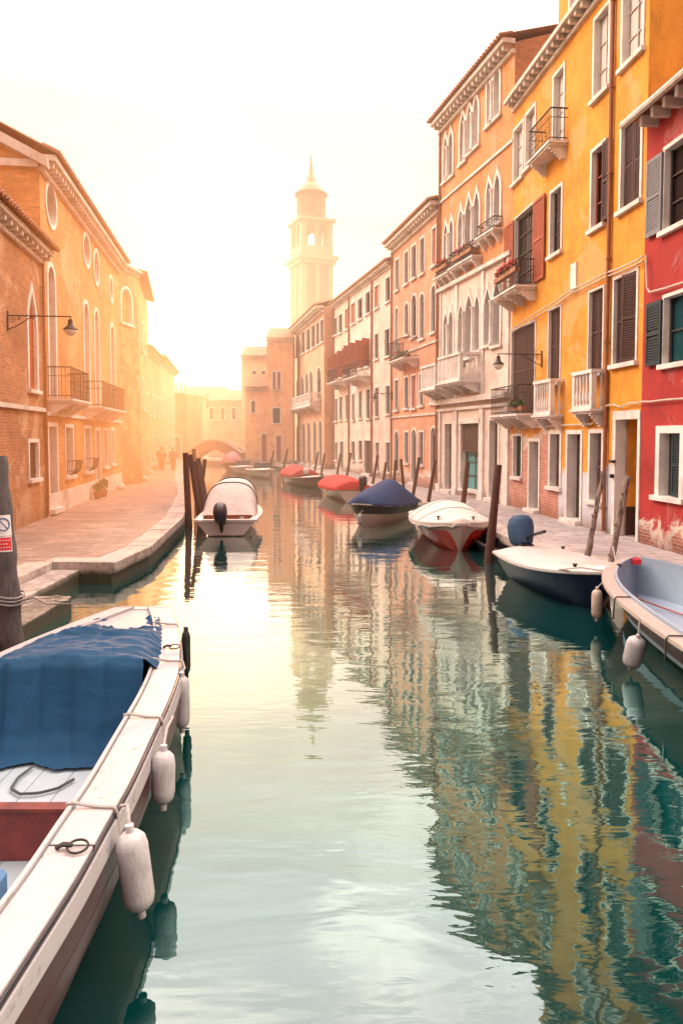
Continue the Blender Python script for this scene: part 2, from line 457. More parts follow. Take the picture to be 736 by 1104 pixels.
def body(F, bld, zt, mat, depth=10, slope=.32, zbw=None, sidem=None, zb=None, a0=0, a1=None):
    """front wall with openings plus end walls and the back wall"""
    zb = F.z0-.3 if zb is None else zb; a1 = F.L if a1 is None else a1
    mb = MB(); F.wall(mb, zt, a0, a1, zb if zbw is None else zbw)
    mb.build('wall', mat, bld, loc=F.P(F.L/2, zb))
    s = MB(); rise = slope*(depth/2+.5)
    for a in (a0, a1):
        poly = [F.P(a, zb, 0), F.P(a, zb, -depth), F.P(a, zt, -depth), F.P(a, zt+rise*.95, -depth/2), F.P(a, zt, 0)]
        s.face(poly, [(0, zb), (depth, zb), (depth, zt), (depth/2, zt+rise), (0, zt)])
    s.face([F.P(a0, zb, -depth), F.P(a1, zb, -depth), F.P(a1, zt, -depth), F.P(a0, zt, -depth)], [(0, zb), (a1, zb), (a1, zt), (0, zt)])
    s.build('side_wall', sidem or mat, bld, loc=F.P(F.L/2, zb, -depth))
    # dark liner so that no light shows through the openings
    return

def brackets(F, mb, ss, z, d, w=.12, h=.35):
    for s in ss:
        for k in range(5):
            F.box(mb, s-w/2, s+w/2, z-h+h*k/5, z-h+h*(k+1)/5-.0005, -.02, d*(.28+.66*(1-(1-(k+.5)/5)**2)**.5*(k+1)/5))

def balcony(F, bld, a0, a1, z, d=.6, style='iron', h=.95, nbr=2, mat=STONEW, round_=False):
    loc = F.P((a0+a1)/2, z, 0)
    mb = MB(); F.box(mb, a0-.06, a1+.06, z-.07, z, -.02, d+.06); F.box(mb, a0, a1, z-.13, z-.072, -.02, d)
    ss = [a0+.15+(a1-a0-.3)*k/max(1, nbr-1) for k in range(nbr)]
    brackets(F, mb, ss, z-.131, d)
    slab = mb.build('balcony', mat, bld, loc=loc)
    r = MB()
    if style == 'iron':
        t = .012
        def rail(zz, tt=.018):
            F.box(r, a0, a0+tt*2, zz, zz+tt*2, 0, d); F.box(r, a1-tt*2, a1, zz, zz+tt*2, 0, d); F.box(r, a0, a1, zz, zz+tt*2, d-tt*2, d+.001)
        rail(z+h); rail(z+.08, .012); rail(z+h*.72, .008)
        n = int((a1-a0)/.11)
        for k in range(n+1):
            s = a0+.012+(a1-a0-.024)*k/n; F.box(r, s-t/2, s+t/2, z, z+h, d-.03, d-.03+t)
            if k % 2 == 0: F.box(r, s-.03, s+.03, z+h*.3, z+h*.32, d-.032, d-.01); F.box(r, s-.03, s+.03, z+h*.5, z+h*.52, d-.032, d-.01)
        for dd in [i*.11 for i in range(1, int(d/.11))]:
            for s in (a0+.012, a1-.012): F.box(r, s-t/2, s+t/2, z, z+h, dd, dd+t)
        r.build('railing', IRON, slab, loc=loc)
    else:
        F.box(r, a0-.03, a1+.03, z+h-.1, z+h, d-.16, d+.03); F.box(r, a0-.03, a0+.13, z+h-.1, z+h, 0, d-.161); F.box(r, a1-.13, a1+.03, z+h-.1, z+h, 0, d-.161)
        F.box(r, a0, a1, z+.001, z+.09, d-.13, d)
        for s in (a0, a1-.14): F.box(r, s, s+.14, z+.001, z+h-.101, d-.14, d+.005)
        n = max(3, int((a1-a0)/.2))
        for k in range(1, n):
            s = a0+(a1-a0)*k/n
            r.lathe(F.P(s, z+.09, d-.065), [(.045, 0), (.045, .03), (.025, .06), (.058, .2), (.03, .42), (.022, .5), (.05, h-.24), (.05, h-.19)], 8)
        for e in (a0+.06, a1-.06):
            for dd in (.12, .3, .48):
                if dd < d-.2: r.lathe(F.P(e, z, dd), [(.045, 0), (.045, .03), (.025, .06), (.058, .2), (.03, .42), (.022, .5), (.05, h-.14), (.05, h-.1)], 8)
        if style == 'panel':
            F.box(r, a0+.141, a1-.141, z+.091, z+h-.101, d-.09, d-.04)
            nn = max(3, int((a1-a0)/.16))
            for k in range(nn):
                s = a0+.14+(a1-a0-.28)*(k+.5)/nn; F.box(r, s-.02, s+.02, z+.091, z+h-.101, d-.039, d-.02)
        r.build('balustrade', mat, slab, loc=loc, smooth=30)
    return slab

def leaves(mb, c, rad, n, size, flat=1, seed=1, F=None):
    rnd = random.Random(seed)
    for _ in range(n):
        while True:
            p = V((rnd.uniform(-1, 1), rnd.uniform(-1, 1), rnd.uniform(-1, 1)))
            if p.length < 1: break
        q = V((p.x*rad[0], p.y*rad[1], p.z*rad[2]))
        if F: q = F.u*q.x + F.n*q.y + V((0, 0, q.z))
        q = V(c)+q
        a = V((rnd.uniform(-1, 1), rnd.uniform(-1, 1), rnd.uniform(-1, 1))).normalized(); b = a.orthogonal().normalized()
        s = size*rnd.uniform(.6, 1.4)
        mb.face([q-a*s, q+b*s*.55, q+a*s, q-b*s*.55])

def planter(F, a0, a1, z, d, label, cat='planter', flowers=True, n=220, group=None, seed=3):
    c = F.P((a0+a1)/2, z, d)
    t = thing('window_planter', label, cat, c, group)
    mb = MB(); F.box(mb, a0, a1, z, z+.16, d-.1, d+.1); mb.build('trough', CLAY, t, loc=c)
    f = MB(); leaves(f, F.P((a0+a1)/2, z+.25, d), ((a1-a0)/2, .17, .17), n, .06, seed=seed, F=F); f.build('foliage', LEAF, t, loc=c)
    if flowers:
        f = MB(); leaves(f, F.P((a0+a1)/2, z+.32, d+.04), ((a1-a0)/2, .18, .17), n, .05, seed=seed+9, F=F); f.build('blossom', PETAL, t, loc=c)
    return t
def downpipe(F, bld, s, z0, z1, r=.05, mat=PIPE, d=.08):
    mb = MB(); mb.tube([F.P(s, z0, d), F.P(s, z1, d)], r, 8)
    z = z0+.6
    while z < z1: mb.tube([F.P(s, z, d), F.P(s, z+.05, d)], r*1.35, 8); z += 2.2
    mb.build('drainpipe', mat, bld, smooth=50, loc=F.P(s, z0, d))
#SPLIT1
# ================================================================== RIGHT BANK HOUSES
def house(name, label, F, cat='house', group=None):
    return thing(name, label, cat, F.P(F.L/2, F.z0, 0), group)
PT = [(8.3, 7.8), (7.28, 18.1), (6.30, 27.75), (4.58, 35.2), (2.92, 43.3), (-.58, 57.9), (-4.25, 71.5)]

# ---- red house
F = FR = Facade(PT[0], PT[1], 'R')
b = house('red_house', 'crimson plastered house with peeling base and dark green shutters at the right edge', F)
m_red = stucco('crimson_plaster', (.38, .028, .024), (.3, .03, .03), peel_h=.75, brick=(.4, .14, .09), low=(.55, .16, .15), low_h=1.0, streak=.3)
window(F, b, F.rect(717, 752, 150, 240), shut='openfar', shutmat=WOODY, fw=.09, curtain=False)
window(F, b, F.rect(716, 750, 316, 390), shut='openfar', shutmat=WOODG, fw=.08, glassm=GLASSG)
wo = window(F, b, F.rect(711, 733, 467, 536), shut='one', shutmat=WOODG, fw=.17, depth=.3, glassm=GLASSG)
a0 = F.px(736, 400)[0]
for zc in (1.5, 4.6, 7.7): window(F, b, (2.0, 3.0, zc, zc+1.7), shut='closed', shutmat=WOODG)
body(F, b, 10.4, m_red, 9); roof(F, b, 10.45, 9, .5)
g = MB()
for k in range(20): F.box(g, .3+k*.5, .42+k*.5, 10.22, 10.44, -.02, .42)
g.tube([F.P(-.2, 10.42, .6), F.P(F.L+.05, 10.42, .6)], .08, 8); g.build('gutter', STONE, b, smooth=40, loc=F.P(F.L/2, 10.4))

# ---- yellow house
F = FY = Facade(PT[1], PT[2], 'R')
b = house('yellow_house', 'tall ochre yellow house with brown shutters, drainpipe and two small white stone balconies', F)
m_yel = stucco('ochre_plaster', (.74, .31, .035), (.5, .19, .04), peel_h=0, low=(.6, .6, .67), low_h=2.1, streak=.3)
m_yelp = stucco('ochre_plaster_over_brick', (.74, .31, .035), (.5, .19, .04), peel_h=3.0, low=None, brick=(.5, .17, .12), streak=.3)
window(F, b, F.rect(672, 693, -25, 62), curtain=True, sashm=SASH, shut=None)
window(F, b, F.rect(641, 656, 14, 100), curtain=True, sashm=SASH)
window(F, b, F.rect(597, 607.5, 78, 158), curtain=True, sashm=SASH, sill=False)
window(F, b, F.rect(554, 563.5, 137, 194), curtain=True, sashm=SASH)
window(F, b, F.rect(567, 576.5, 120, 178), curtain=True, sashm=SASH)
window(F, b, F.rect(670, 690.5, 127, 221), shut='closed')
window(F, b, F.rect(638, 651, 160, 244), shut='opennear', sashm=WOODR)
window(F, b, F.rect(593.5, 605, 205, 273), shut='one')
window(F, b, F.rect(555, 576, 228, 312), shut='open', shutmat=WOODR, sill=False, fw=.06)
window(F, b, F.rect(662, 686, 297, 391), shut='ajar', fw=.08)
window(F, b, F.rect(635, 650, 313, 402), shut='closed', fw=.06)
window(F, b, F.rect(591.5, 604, 333, 412), shut='closed', fw=.06)
window(F, b, F.rect(551.5, 576.5, 352, 446), shut='closed', fw=.06, sill=False)
window(F, b, F.rect(636, 648.5, 467, 540), shut='one', fw=.12, depth=.3)
window(F, b, F.rect(611.5, 625.5, 468, 560), fill='door', name='door', fw=.12, depth=.35)
window(F, b, F.rect(593, 603.5, 468, 525), shut='one', fw=.12, depth=.3)
window(F, b, F.rect(570.5, 580.5, 476, 549), fill='door', name='door', fw=.12, depth=.35)
window(F, b, F.rect(553.5, 562, 470, 514), fw=.08, glassm=GLASSG)
# covered passage
pa0, pa1, pz0, pz1 = F.rect(663, 689, 452, 582); pz0 = .45; pa0 = max(pa0, .12)
F.ops.append((pa0, pa1, pz0, pz1, 'rect'))
pas = MB(); lo = F.P((pa0+pa1)/2, pz0)
D = 4.5
pas.face([F.P(pa1, pz0+.75, -.25), F.P(pa1, pz0+.75, -D), F.P(pa1, pz1, -D), F.P(pa1, pz1, -.25)], [(0, 4), (D, 4), (D, 6.5), (0, 6.5)])
pas.face([F.P(pa0, pz0, -.25), F.P(pa0, pz0, -D), F.P(pa0, pz1, -D), F.P(pa0, pz1, -.25)], [(0, 4), (D, 4), (D, 6.5), (0, 6.5)])
pas.face([F.P(pa0, pz1, -.25), F.P(pa1, pz1, -.25), F.P(pa1, pz1, -D), F.P(pa0, pz1, -D)])
pas.face([F.P(pa0, pz0, -D), F.P(pa1, pz0, -D), F.P(pa1, pz1, -D), F.P(pa0, pz1, -D)], [(0, 4), (1.5, 4), (1.5, 6.5), (0, 6.5)])
po = pas.build('passage', m_yel, b, loc=lo)
q = MB(); q.face([F.P(pa1, pz0, -.25), F.P(pa1, pz0, -D), F.P(pa1, pz0+.75, -D), F.P(pa1, pz0+.75, -.25)]); q.build('skirting', WOODB, po, loc=lo)
q = MB(); F.box(q, pa0-.12, pa0, pz0, pz1, -.3, .03); F.box(q, pa1, pa1+.16, pz0, pz1, -.3, .03); F.box(q, pa0-.12, pa1+.16, pz1, pz1+.22, -.3, .04)
q.build('stone_frame', STONEW, po, loc=lo)
q = MB(); F.box(q, pa1+.02, pa1+.1, 1.95, 2.05, .031, .12); q.build('house_number_plate', IRON, po, loc=lo); q = MB(); F.box(q, pa1-.05, pa1+.1, 2.35, 2.42, .031, .14); q.build('door_bell', IRON, po, loc=lo)
ztop = F.px(600, 60)[1]; ztop = 15.05
# lower left portion is brick with thin plaster: split wall material by stretch of facade
mb = MB(); F.wall(mb, ztop, 0, 5.05, .15); mb.build('wall', m_yel, b, loc=F.P(2.5, .15))
mb = MB(); F.wall(mb, ztop, 5.05, F.L, .15); mb.build('wall', m_yelp, b, loc=F.P(7.5, .15))
s = MB(); 
for a in (0, F.L): s.face([F.P(a, .15), F.P(a, .15, -10), F.P(a, ztop, -10), F.P(a, ztop)], [(0, 3), (10, 3), (10, ztop), (0, ztop)])
s.face([F.P(0, .15, -10), F.P(F.L, .15, -10), F.P(F.L, ztop, -10), F.P(0, ztop, -10)], [(0, 3), (10, 3), (10, ztop), (0, ztop)])
s.build('side_wall', m_yel, b, loc=F.P(5, .15, -5))
cornice(F, b, ztop+.15, .42, .38, .42, STONE)
# attic storey standing back behind the cornice
aa0 = 1.6; aa1 = F.px(589, 20)[0]-.35; top = 18.6
FA = Facade((F.P(aa0, 0, -.25)).xy, (F.P(aa1, 0, -.25)).xy, 'R', ztop)
window(FA, b, (FA.L-1.75, FA.L-.95, ztop+.75, ztop+2.3), curtain=True, sashm=SASH)
window(FA, b, (.8, 1.6, ztop+.75, ztop+2.3), curtain=True, sashm=SASH)
mb = MB(); FA.wall(mb, top, 0, FA.L, ztop-.1); mb.build('attic_wall', m_yel, b, loc=FA.P(2, ztop))
s = MB()
for a in (0, FA.L): s.face([FA.P(a, ztop-.1), FA.P(a, ztop-.1, -8), FA.P(a, top, -8), FA.P(a, top)], [(0, 5), (8, 5), (8, 8), (0, 8)])
s.build('attic_side_wall', m_yel, b, loc=FA.P(2, ztop, -4)); roof(FA, b, top, 8, .4)
s = MB(); s.face([F.P(-.05, ztop+.152, .4), F.P(F.L+.05, ztop+.152, .4), F.P(F.L+.05, ztop+.3, -10), F.P(-.05, ztop+.3, -10)]); s.build('roof', CLAY, b, loc=F.P(5, ztop, -5))
# balconies
z = F.px(597, 166)[1]; a = F.rect(592, 611, 100, 165); balcony(F, b, a[0]-.05, a[1]+.35, z, .55, 'iron', .95, 2)
zf = F.px(566, 314)[1]; a = F.rect(552, 578, 282, 320); balcony(F, b, a[0], a[1], zf, .7, 'iron', .85, 3)
planter(F, a[0]+.1, a[1]-.05, zf+.5, .62, 'planter with bright red flowers on the iron balcony of the yellow house', group=None, n=420)
zf2 = F.px(566, 447)[1]; a = F.rect(551, 580, 400, 450); balcony(F, b, a[0]-.1, a[1]+.15, zf2, .75, 'iron', .95, 3)
planter(F, a[0]+.0, a[0]+1.3, zf2+.1, .5, 'planter of yellow green leaves on the lowest curved balcony of the yellow house', flowers=False, n=420, seed=5)
for (x0, x1, yb, yt) in ((633, 652, 441, 400), (589.5, 606, 447, 410)):
    zz = F.px((x0+x1)/2, yb)[1]; zt = F.px((x0+x1)/2, yt)[1]; a = F.rect(x0, x1, yt, yb); balcony(F, b, a[0]-.08, a[1]+.08, zz, .42, 'stone', zt-zz, 2)
downpipe(F, b, F.px(659.5, 220)[0], .5, ztop-.1, .055)
q = MB(); F.box(q, F.px(622, 298)[0], F.px(616, 298)[0], F.px(619, 314)[1], F.px(619, 284)[1], -.01, .05); q.build('plaque', STONEW, b, loc=F.P(3, 8))
# cables along both houses
def cable(F, pts, d=.1, r=.018, mb=None):
    mb.tube([F.P(*F.px(x, y), d) for x, y in pts], r, 6)
q = MB()
cable(F, [(697, 276), (690, 281), (672, 289), (655, 295), (640, 303), (620, 312), (600, 326), (580, 338), (552, 356)], .1, .025, q)
cable(F, [(697, 281), (690, 285), (672, 293), (655, 299), (640, 307), (620, 316), (600, 330), (580, 342), (552, 360)], .1, .018, q)
cable(F, [(692, 434), (680, 435), (672, 439), (664, 436), (657, 437), (650, 449), (640, 457), (620, 458), (600, 459), (575, 461), (556, 462)], .09, .022, q)
tag(q.build('cable', PIPEW, None, smooth=50, loc=F.P(5, 5)), 'pair of pale cables running across the front of the yellow house', 'cable')
q = MB()
for o in (0,): cable(FR, [(700, 275+o), (701, 310+o), (704, 315+o), (720, 311+o), (745, 303+o)], .1, .022, q)
tag(q.build('cable', PIPEW, None, smooth=50, loc=FR.P(8, 5)), 'pale cable with a right angled bend on the upper front of the red house', 'cable')
q = MB(); cable(FR, [(693, 433), (705, 433), (720, 431), (750, 429)], .09, .02, q)
tag(q.build('cable', PIPEW, None, smooth=50, loc=FR.P(8, 3)), 'straight pale cable low on the red house above the ground floor window', 'cable')

# ---- gothic palace
F = FG = Facade(PT[2], PT[3], 'R')
b = house('gothic_palace', 'tall orange palace with rows of white pointed arch windows and stone balconies', F, 'palace')
m_or = stucco('orange_plaster', (.66, .27, .1), (.45, .2, .1), peel_h=0, low=(.66, .58, .55), low_h=3.2, streak=.3)
GR = [[(525.5, 530.5, 78, 134), (533, 539, 70, 126)], [(496.5, 502, 122, 175), (503.5, 509.5, 113, 165), (511, 516, 104, 158)], [(478.8, 482.5, 147, 195), (484.3, 488.5, 141, 190)]]
for gr in GR:
    for w in gr: window(F, b, F.rect(*w), 'lancet', fw=.13, depth=.22, sill=True, mull=False, proud=.06, curtain=(w[0] > 500))
for gr in [[(525, 530, 195, 246), (533.5, 539.5, 187, 240)], [(494.5, 500, 225, 281), (502, 509.5, 212, 272), (511.5, 517, 207, 264)], [(479, 483, 241, 291), (485, 489, 236, 286)]]:
    for w in gr: window(F, b, F.rect(*w), 'lancet', fw=.13, depth=.22, mull=False, proud=.06, sill=True, shut=None)
for gr in [[(522.5, 529.5, 311, 372), (532, 539.5, 304, 372)], [(494.5, 500, 328, 392), (502, 510, 317, 385), (512, 517.5, 318, 378)], [(478.7, 483, 337, 398), (484.5, 488.8, 334, 394)]]:
    for w in gr: window(F, b, F.rect(*w), 'lancet', fw=.12, depth=.25, mull=False, proud=.06, sill=True, shut=None, name='arched_window')
# ground floor portals
sh = F.rect(497, 517, 454, 528)
window(F, b, sh, depth=.3, glassm=GLASST, fw=.12, proud=.05, name='shop_window', sashm=WOODB)
w = F.rect(479.5, 487, 457, 528); window(F, b, (w[0], w[1], .6, w[3]), fill='door', name='door', fw=.12, depth=.3)
w = F.rect(527.5, 536.5, 453, 538); window(F, b, (w[0], w[1], .6, w[3]), fill='door', name='door', fw=.12, depth=.3)
zt = 17.35
zb1, zb2 = F.px(510, 433)[1], F.px(510, 297)[1]
m_mar = stucco('white_palace_facing', (.78, .62, .54), (.5, .33, .25), peel_h=0, streak=.5)
for za, zb_, nm in ((.15, zb2, 'stone_faced_wall'),):
    mb = MB(); F.wall(mb, zb_, 0, F.L, za); mb.build(nm, m_mar, b, loc=F.P(F.L/2, za))
body(F, b, zt, m_or, 12, zbw=zb2, sidem=brickwall('orange_brick', (.5, .2, .08), (.5, .33, .2)))
cornice(F, b, zt+.12, .5, .5, .4, STONE); roof(F, b, zt+.12, 12, .6, .28)
q = MB()   # stone band, white facing, pilasters
for (zz, hh, dd) in ((F.px(510, 297)[1], .16, .16), (F.px(510, 433)[1], .22, .3), (F.px(510, 433)[1]-.3, .12, .12), (F.px(510, 190)[1], .1, .08)):
    F.box(q, -.0, F.L, zz, zz+hh, -.01, dd)
for x in (472.5, 491.5, 519.5, 546.5):
    s = F.px(x, 480)[0]; s = min(max(s, .22), F.L-.22); F.box(q, s-.2, s+.2, .4, F.px(510, 433)[1]-.31, -.01, .09); F.box(q, s-.26, s+.26, .4, .8, -.01, .13)
    F.box(q, s-.12, s+.12, F.px(510, 433)[1]+.24, F.px(510, 297)[1]-.01, -.01, .07)
F.box(q, sh[0]-.1, sh[1]+.1, sh[3]-.1, sh[3]+.12, .051, .12)
q.build('stone_trim', STONEW, b, loc=F.P(F.L/2, 3))
q = MB(); F.box(q, sh[0]+.02, sh[1]-.02, sh[3]-1.15, sh[3]-.02, -.12, -.06); F.box(q, sh[0]+.02, sh[1]-.02, sh[3]-1.3, sh[3]-1.16, -.14, -.03); q.build('awning_box', WOODB, b, loc=F.P(F.L/2, 3))
q = MB()   # columns between lancets
for rows in [((531.7, 190, 243),), ((501, 218, 276), (510.5, 209, 268)), ((484, 238, 288),), ((531, 310, 371),), ((501.2, 322, 388), (511, 317, 381)), ((483.8, 336, 396),), ((531.7, 74, 130),), ((502.8, 117, 170), (510.3, 108, 161)), ((483.4, 144, 192),)]:
    for x, yt, yb in rows:
        s, z1 = F.px(x, yt+14); z0 = F.px(x, yb)[1]
        q.lathe(F.P(s, z0, .09), [(.09, 0), (.09, .08), (.065, .12), (.055, z1-z0-.2), (.075, z1-z0-.12), (.11, z1-z0-.02), (.11, z1-z0)], 8)
q.build('colonnettes', STONEW, b, smooth=40, loc=F.P(F.L/2, 9))
for (x0, x1, yb, yt, st, d) in ((494, 519, 412, 383, 'panel', .95), (474, 490.5, 420, 394, 'panel', .95), (522, 541, 252, 240, 'iron', .35), (493, 519, 283, 268, 'iron', .4), (476, 490, 297, 284, 'iron', .35)):
    xm = (x0+x1)/2; zz = F.px(xm, yb)[1]; zt2 = F.px(xm, yt)[1]; a = F.rect(x0, x1, yt, yb)
    balcony(F, b, a[0], a[1], zz, d, st, max(.3, zt2-zz), 3)
for i, (x0, x1, yb, lab) in enumerate(((495, 517, 277, 'planter of red flowers under the middle pointed windows of the palace second floor'), (477, 489, 291, 'planter of red flowers under the far pointed windows of the palace second floor'))):
    a = F.rect(x0, x1, yb-5, yb); planter(F, a[0], a[1], a[2], .3, lab, n=130, seed=20+i, group='red flower planters on the palace')
downpipe(F, b, F.L-.15, .5, zt, .05, PIPE)

# ---- pink house
F = FP = Facade(PT[3], PT[4], 'R')
b = house('pink_house', 'salmon pink house with narrow windows and one iron balcony next to the palace', F)
m_pk = stucco('salmon_plaster', (.68, .32, .2), (.45, .25, .18), peel_h=.9, brick=(.5, .22, .15), streak=.35)
for w in ((426.5, 430, 280, 313), (436.2, 440, 272, 306), (444, 448.5, 265, 300), (453, 457.2, 257, 295), (466, 470, 246, 286), (425.8, 429.3, 410, 442), (436.2, 440.2, 407, 440), (443.8, 448.4, 405, 440), (452.2, 456.4, 403, 437), (465, 469.5, 398, 434), (436.2, 440.2, 466, 499), (451.8, 456.3, 466, 501)):
    window(F, b, F.rect(*w), detail=False, shut='closed' if int(w[2]) % 3 == 0 else None, shutmat=WOODR, fw=.1)
for w in ((426.2, 429, 332, 377), (436.3, 440.3, 327, 361), (443.7, 448.7, 318, 363), (452.7, 457, 317, 365), (465, 469.5, 308, 358), (425.3, 429.6, 465, 508), (464.4, 469.6, 461, 512)):
    window(F, b, F.rect(*w), 'round', detail=False, fw=.1)
w = F.rect(443.7, 448.7, 463, 520); window(F, b, (w[0], w[1], .62, w[3]), 'round', fill='door', name='door', detail=False)
zt = F.px(446, 243)[1]-.1
body(F, b, zt, m_pk, 11); cornice(F, b, zt+.1, .5, .5, .45, STONE); roof(F, b, zt+.1, 11, .6, .3)
a = F.rect(434, 451, 363, 391); zz = F.px(440, 389)[1]; balcony(F, b, a[0], a[1], zz, .8, 'iron', 1.0, 2)
planter(F, a[0]+.1, a[1]-.1, zz+.02, .5, 'planter of green leaves on the balcony of the salmon pink house', flowers=False, n=200)
for s in (0.12, F.L-.12): downpipe(F, b, s, .5, zt, .05)
q = MB()
for yy in (378, 449): F.box(q, 0, F.L, F.px(446, yy)[1], F.px(446, yy)[1]+.1, -.01, .07)
q.build('string_course', STONE, b, loc=F.P(F.L/2, 5))

# ---- pale row of three
s_tot = Facade(PT[4], PT[5], 'R')
sA = s_tot.px(401, 420)[0]; sB = s_tot.px(376.5, 420)[0]
segs = [(0, sA, 'pale_pink_house', 'pale pink house with two columns of narrow windows beside the salmon house', (.8, .58, .5)),
        (sA, sB, 'white_house', 'off white house with an arched doorway and terracotta shutters beside the pale pink house', (.82, .66, .58)),
        (sB, s_tot.L, 'cream_house', 'narrow cream house with red shutters at the far end of the pale row', (.8, .6, .47))]
WN = [[((404, 408.3, 308, 332), 'c'), ((416, 420.6, 299, 325), 'g'), ((404, 408, 360, 387), 'g'), ((415, 420, 355, 384), 'g'), ((404.2, 408.2, 418, 449), 'g'), ((416, 420.3, 416, 446), 'g'), ((405, 408.4, 477, 508), 'g'), ((416, 420.3, 477, 509), 'g')],
      [((378.6, 383, 327, 349), 'c'), ((386, 390.5, 322, 344), 'g'), ((394.2, 399, 315, 338), 'g'), ((379.2, 383.5, 371, 398), 'o'), ((386, 390.5, 368, 397), 'o'), ((393, 398, 366, 395), 'o'), ((379.6, 382.2, 425, 453), 'g'), ((387, 390, 422, 451), 'g'), ((394.8, 398.8, 420, 451), 'g'), ((379, 382.4, 476, 496), 'g'), ((386.6, 390.4, 475, 496), 'g'), ((392.8, 400, 475, 511), 'd')],
      [((360.3, 363.3, 343, 361), 'g'), ((365.3, 368.8, 339, 359), 'g'), ((372, 375.6, 333, 355), 'c'), ((360, 363, 384, 405), 'o'), ((366, 369.5, 380, 407), 'o'), ((371.6, 375.3, 377, 404), 'o'), ((361.3, 363.8, 430, 454), 'g'), ((366.2, 368.9, 428, 453), 'g'), ((372.8, 375.6, 426, 452), 'g'), ((361.3, 363.8, 477, 496), 'g'), ((366.6, 370, 476, 499), 'd')]]
ztr = s_tot.px(390, 308)[1]
for (s0, s1, nm, lab, col), ws in zip(segs, WN):
    A, B = s_tot.P(s0, 0), s_tot.P(s1, 0); F = Facade((A.x, A.y), (B.x, B.y), 'R')
    b = house(nm, lab, F)
    m = stucco(nm+'_plaster', col, mul(col, .6), peel_h=.7, brick=(.5, .25, .2), streak=.4)
    for w, k in ws:
        r = F.rect(*w)
        if k == 'd': window(F, b, (r[0], r[1], .6, r[3]), 'rect', fill='door', name='door', detail=False)
        else: window(F, b, r, detail=False, shut={'c': 'closed', 'o': 'out', 'g': None}[k], shutmat=WOODR, fw=.09)
    body(F, b, ztr, m, 10); cornice(F, b, ztr+.1, .35, .3, .5, STONE); roof(F, b, ztr+.1, 10, .45, .3)
    downpipe(F, b, F.L-.1, .5, ztr, .06)
    if nm != 'pale_pink_house':
        xx = (384, 399, 409, 388) if nm == 'white_house' else (365, 376.3, 414, 397)
        a = F.rect(xx[0], xx[1], xx[3], xx[2]); zz = F.px((xx[0]+xx[1])/2, xx[2]-2)[1]; balcony(F, b, a[0], min(a[1], F.L-.2), zz, .9, 'iron', .9, 2)
    if nm == 'pale_pink_house':
        c = F.P(F.L*.8, ztr+.6, -2); q = MB(); q.box(c.x-.3, c.x+.3, c.y-.3, c.y+.3, ztr+.2, ztr+2.3); q.box(c.x-.42, c.x+.42, c.y-.42, c.y+.42, ztr+2.3, ztr+2.6); q.build('chimney', m, b, loc=c)

# ---- far palace with the arcade
F = FF = Facade((-1.35, 58.2), PT[6], 'R')
b = house('arcade_palace', 'far orange palace with tall ground floor arches and a row of arched windows', F, 'palace')
m_fo = stucco('far_orange_plaster', (.72, .42, .25), (.4, .2, .12), peel_h=0)
for x0, x1, yt, yb in ((319, 322.5, 362, 384), (325, 328.5, 358, 381), (330.6, 334.3, 355, 378), (336, 339.5, 351, 375), (341, 344, 348, 372), (345.6, 348.8, 345, 369)):
    window(F, b, F.rect(x0, x1, yt, yb), detail=False, fw=.1)
for x0, x1, yt, yb in ((320, 322.5, 408, 435), (324.5, 327.5, 405, 433), (329.5, 332.3, 402, 432), (334, 337, 400, 431), (342, 346, 396, 430)):
    window(F, b, F.rect(x0, x1, yt, yb), 'round', detail=False, fw=.1)
for x0, x1, yt, yb in ((320, 323, 458, 497), (326, 329, 456, 498), (331.6, 334.6, 455, 498), (338, 341, 454, 499), (344, 347, 453, 500)):
    w = F.rect(x0, x1, yt, yb); window(F, b, (w[0], w[1], .62, w[3]), 'round', fill='door', name='door', detail=False)
zt = F.px(330, 348)[1]
body(F, b, zt, m_fo, 10); cornice(F, b, zt+.1, .7, .5, .6); roof(F, b, zt+.1, 10, .8, .3)
a = F.rect(317, 346, 432, 440); balcony(F, b, a[0], a[1], F.px(331, 440)[1], .9, 'panel', 1.0, 5)

# ---- end houses facing down the canal
def end_house(nm, lab, x0, x1, Y0, zt, col, wins, depth=8, zr=True, Ypad=0):
    F = Facade((x1, Y0), (x0, Y0+Ypad), 'R'); b = house(nm, lab, F)
    for w, k in wins:
        r = F.rect(*w)
        if k == 'd': window(F, b, (r[0], r[1], .6, r[3]), fill='door', name='door', detail=False, shutmat=WOODR)
        elif k == 'a': window(F, b, r, 'round', detail=False, shut=None)
        else: window(F, b, r, detail=False, shut='closed' if k == 'c' else None, shutmat=WOODR)
    body(F, b, zt, stucco(nm+'_plaster', col, mul(col, .6), peel_h=.6), depth)
    cornice(F, b, zt+.1, .4, .3, .6); roof(F, b, zt+.1, depth, .5, .35)
    return F, b
end_house('apricot_house', 'apricot house with closed shutters standing end on between the arcade palace and the low house', -6.95, -4.5, 69.5, 11.9, (.85, .5, .28),
          [((294, 297, 401, 420), 'c'), ((299, 302.5, 401, 420), 'c'), ((294, 302, 440, 456), 'g'), ((282-0+16, 303, 470, 497), 'd')])
end_house('low_canal_end_house', 'low peach house with a brown boathouse door facing down the canal', -9.0, -6.96, 69.6, 7.4, (.85, .5, .28),
          [((282, 287.5, 468, 497), 'd'), ((271, 275, 432, 445), 'g')])
end_house('tall_rear_house', 'tall pale house with hipped tile roof rising behind the low house at the canal end', -11.0, -7.4, 82, 11.6, (.85, .56, .34),
          [((272, 276, 400, 412), 'g'), ((282, 286, 400, 412), 'g')])
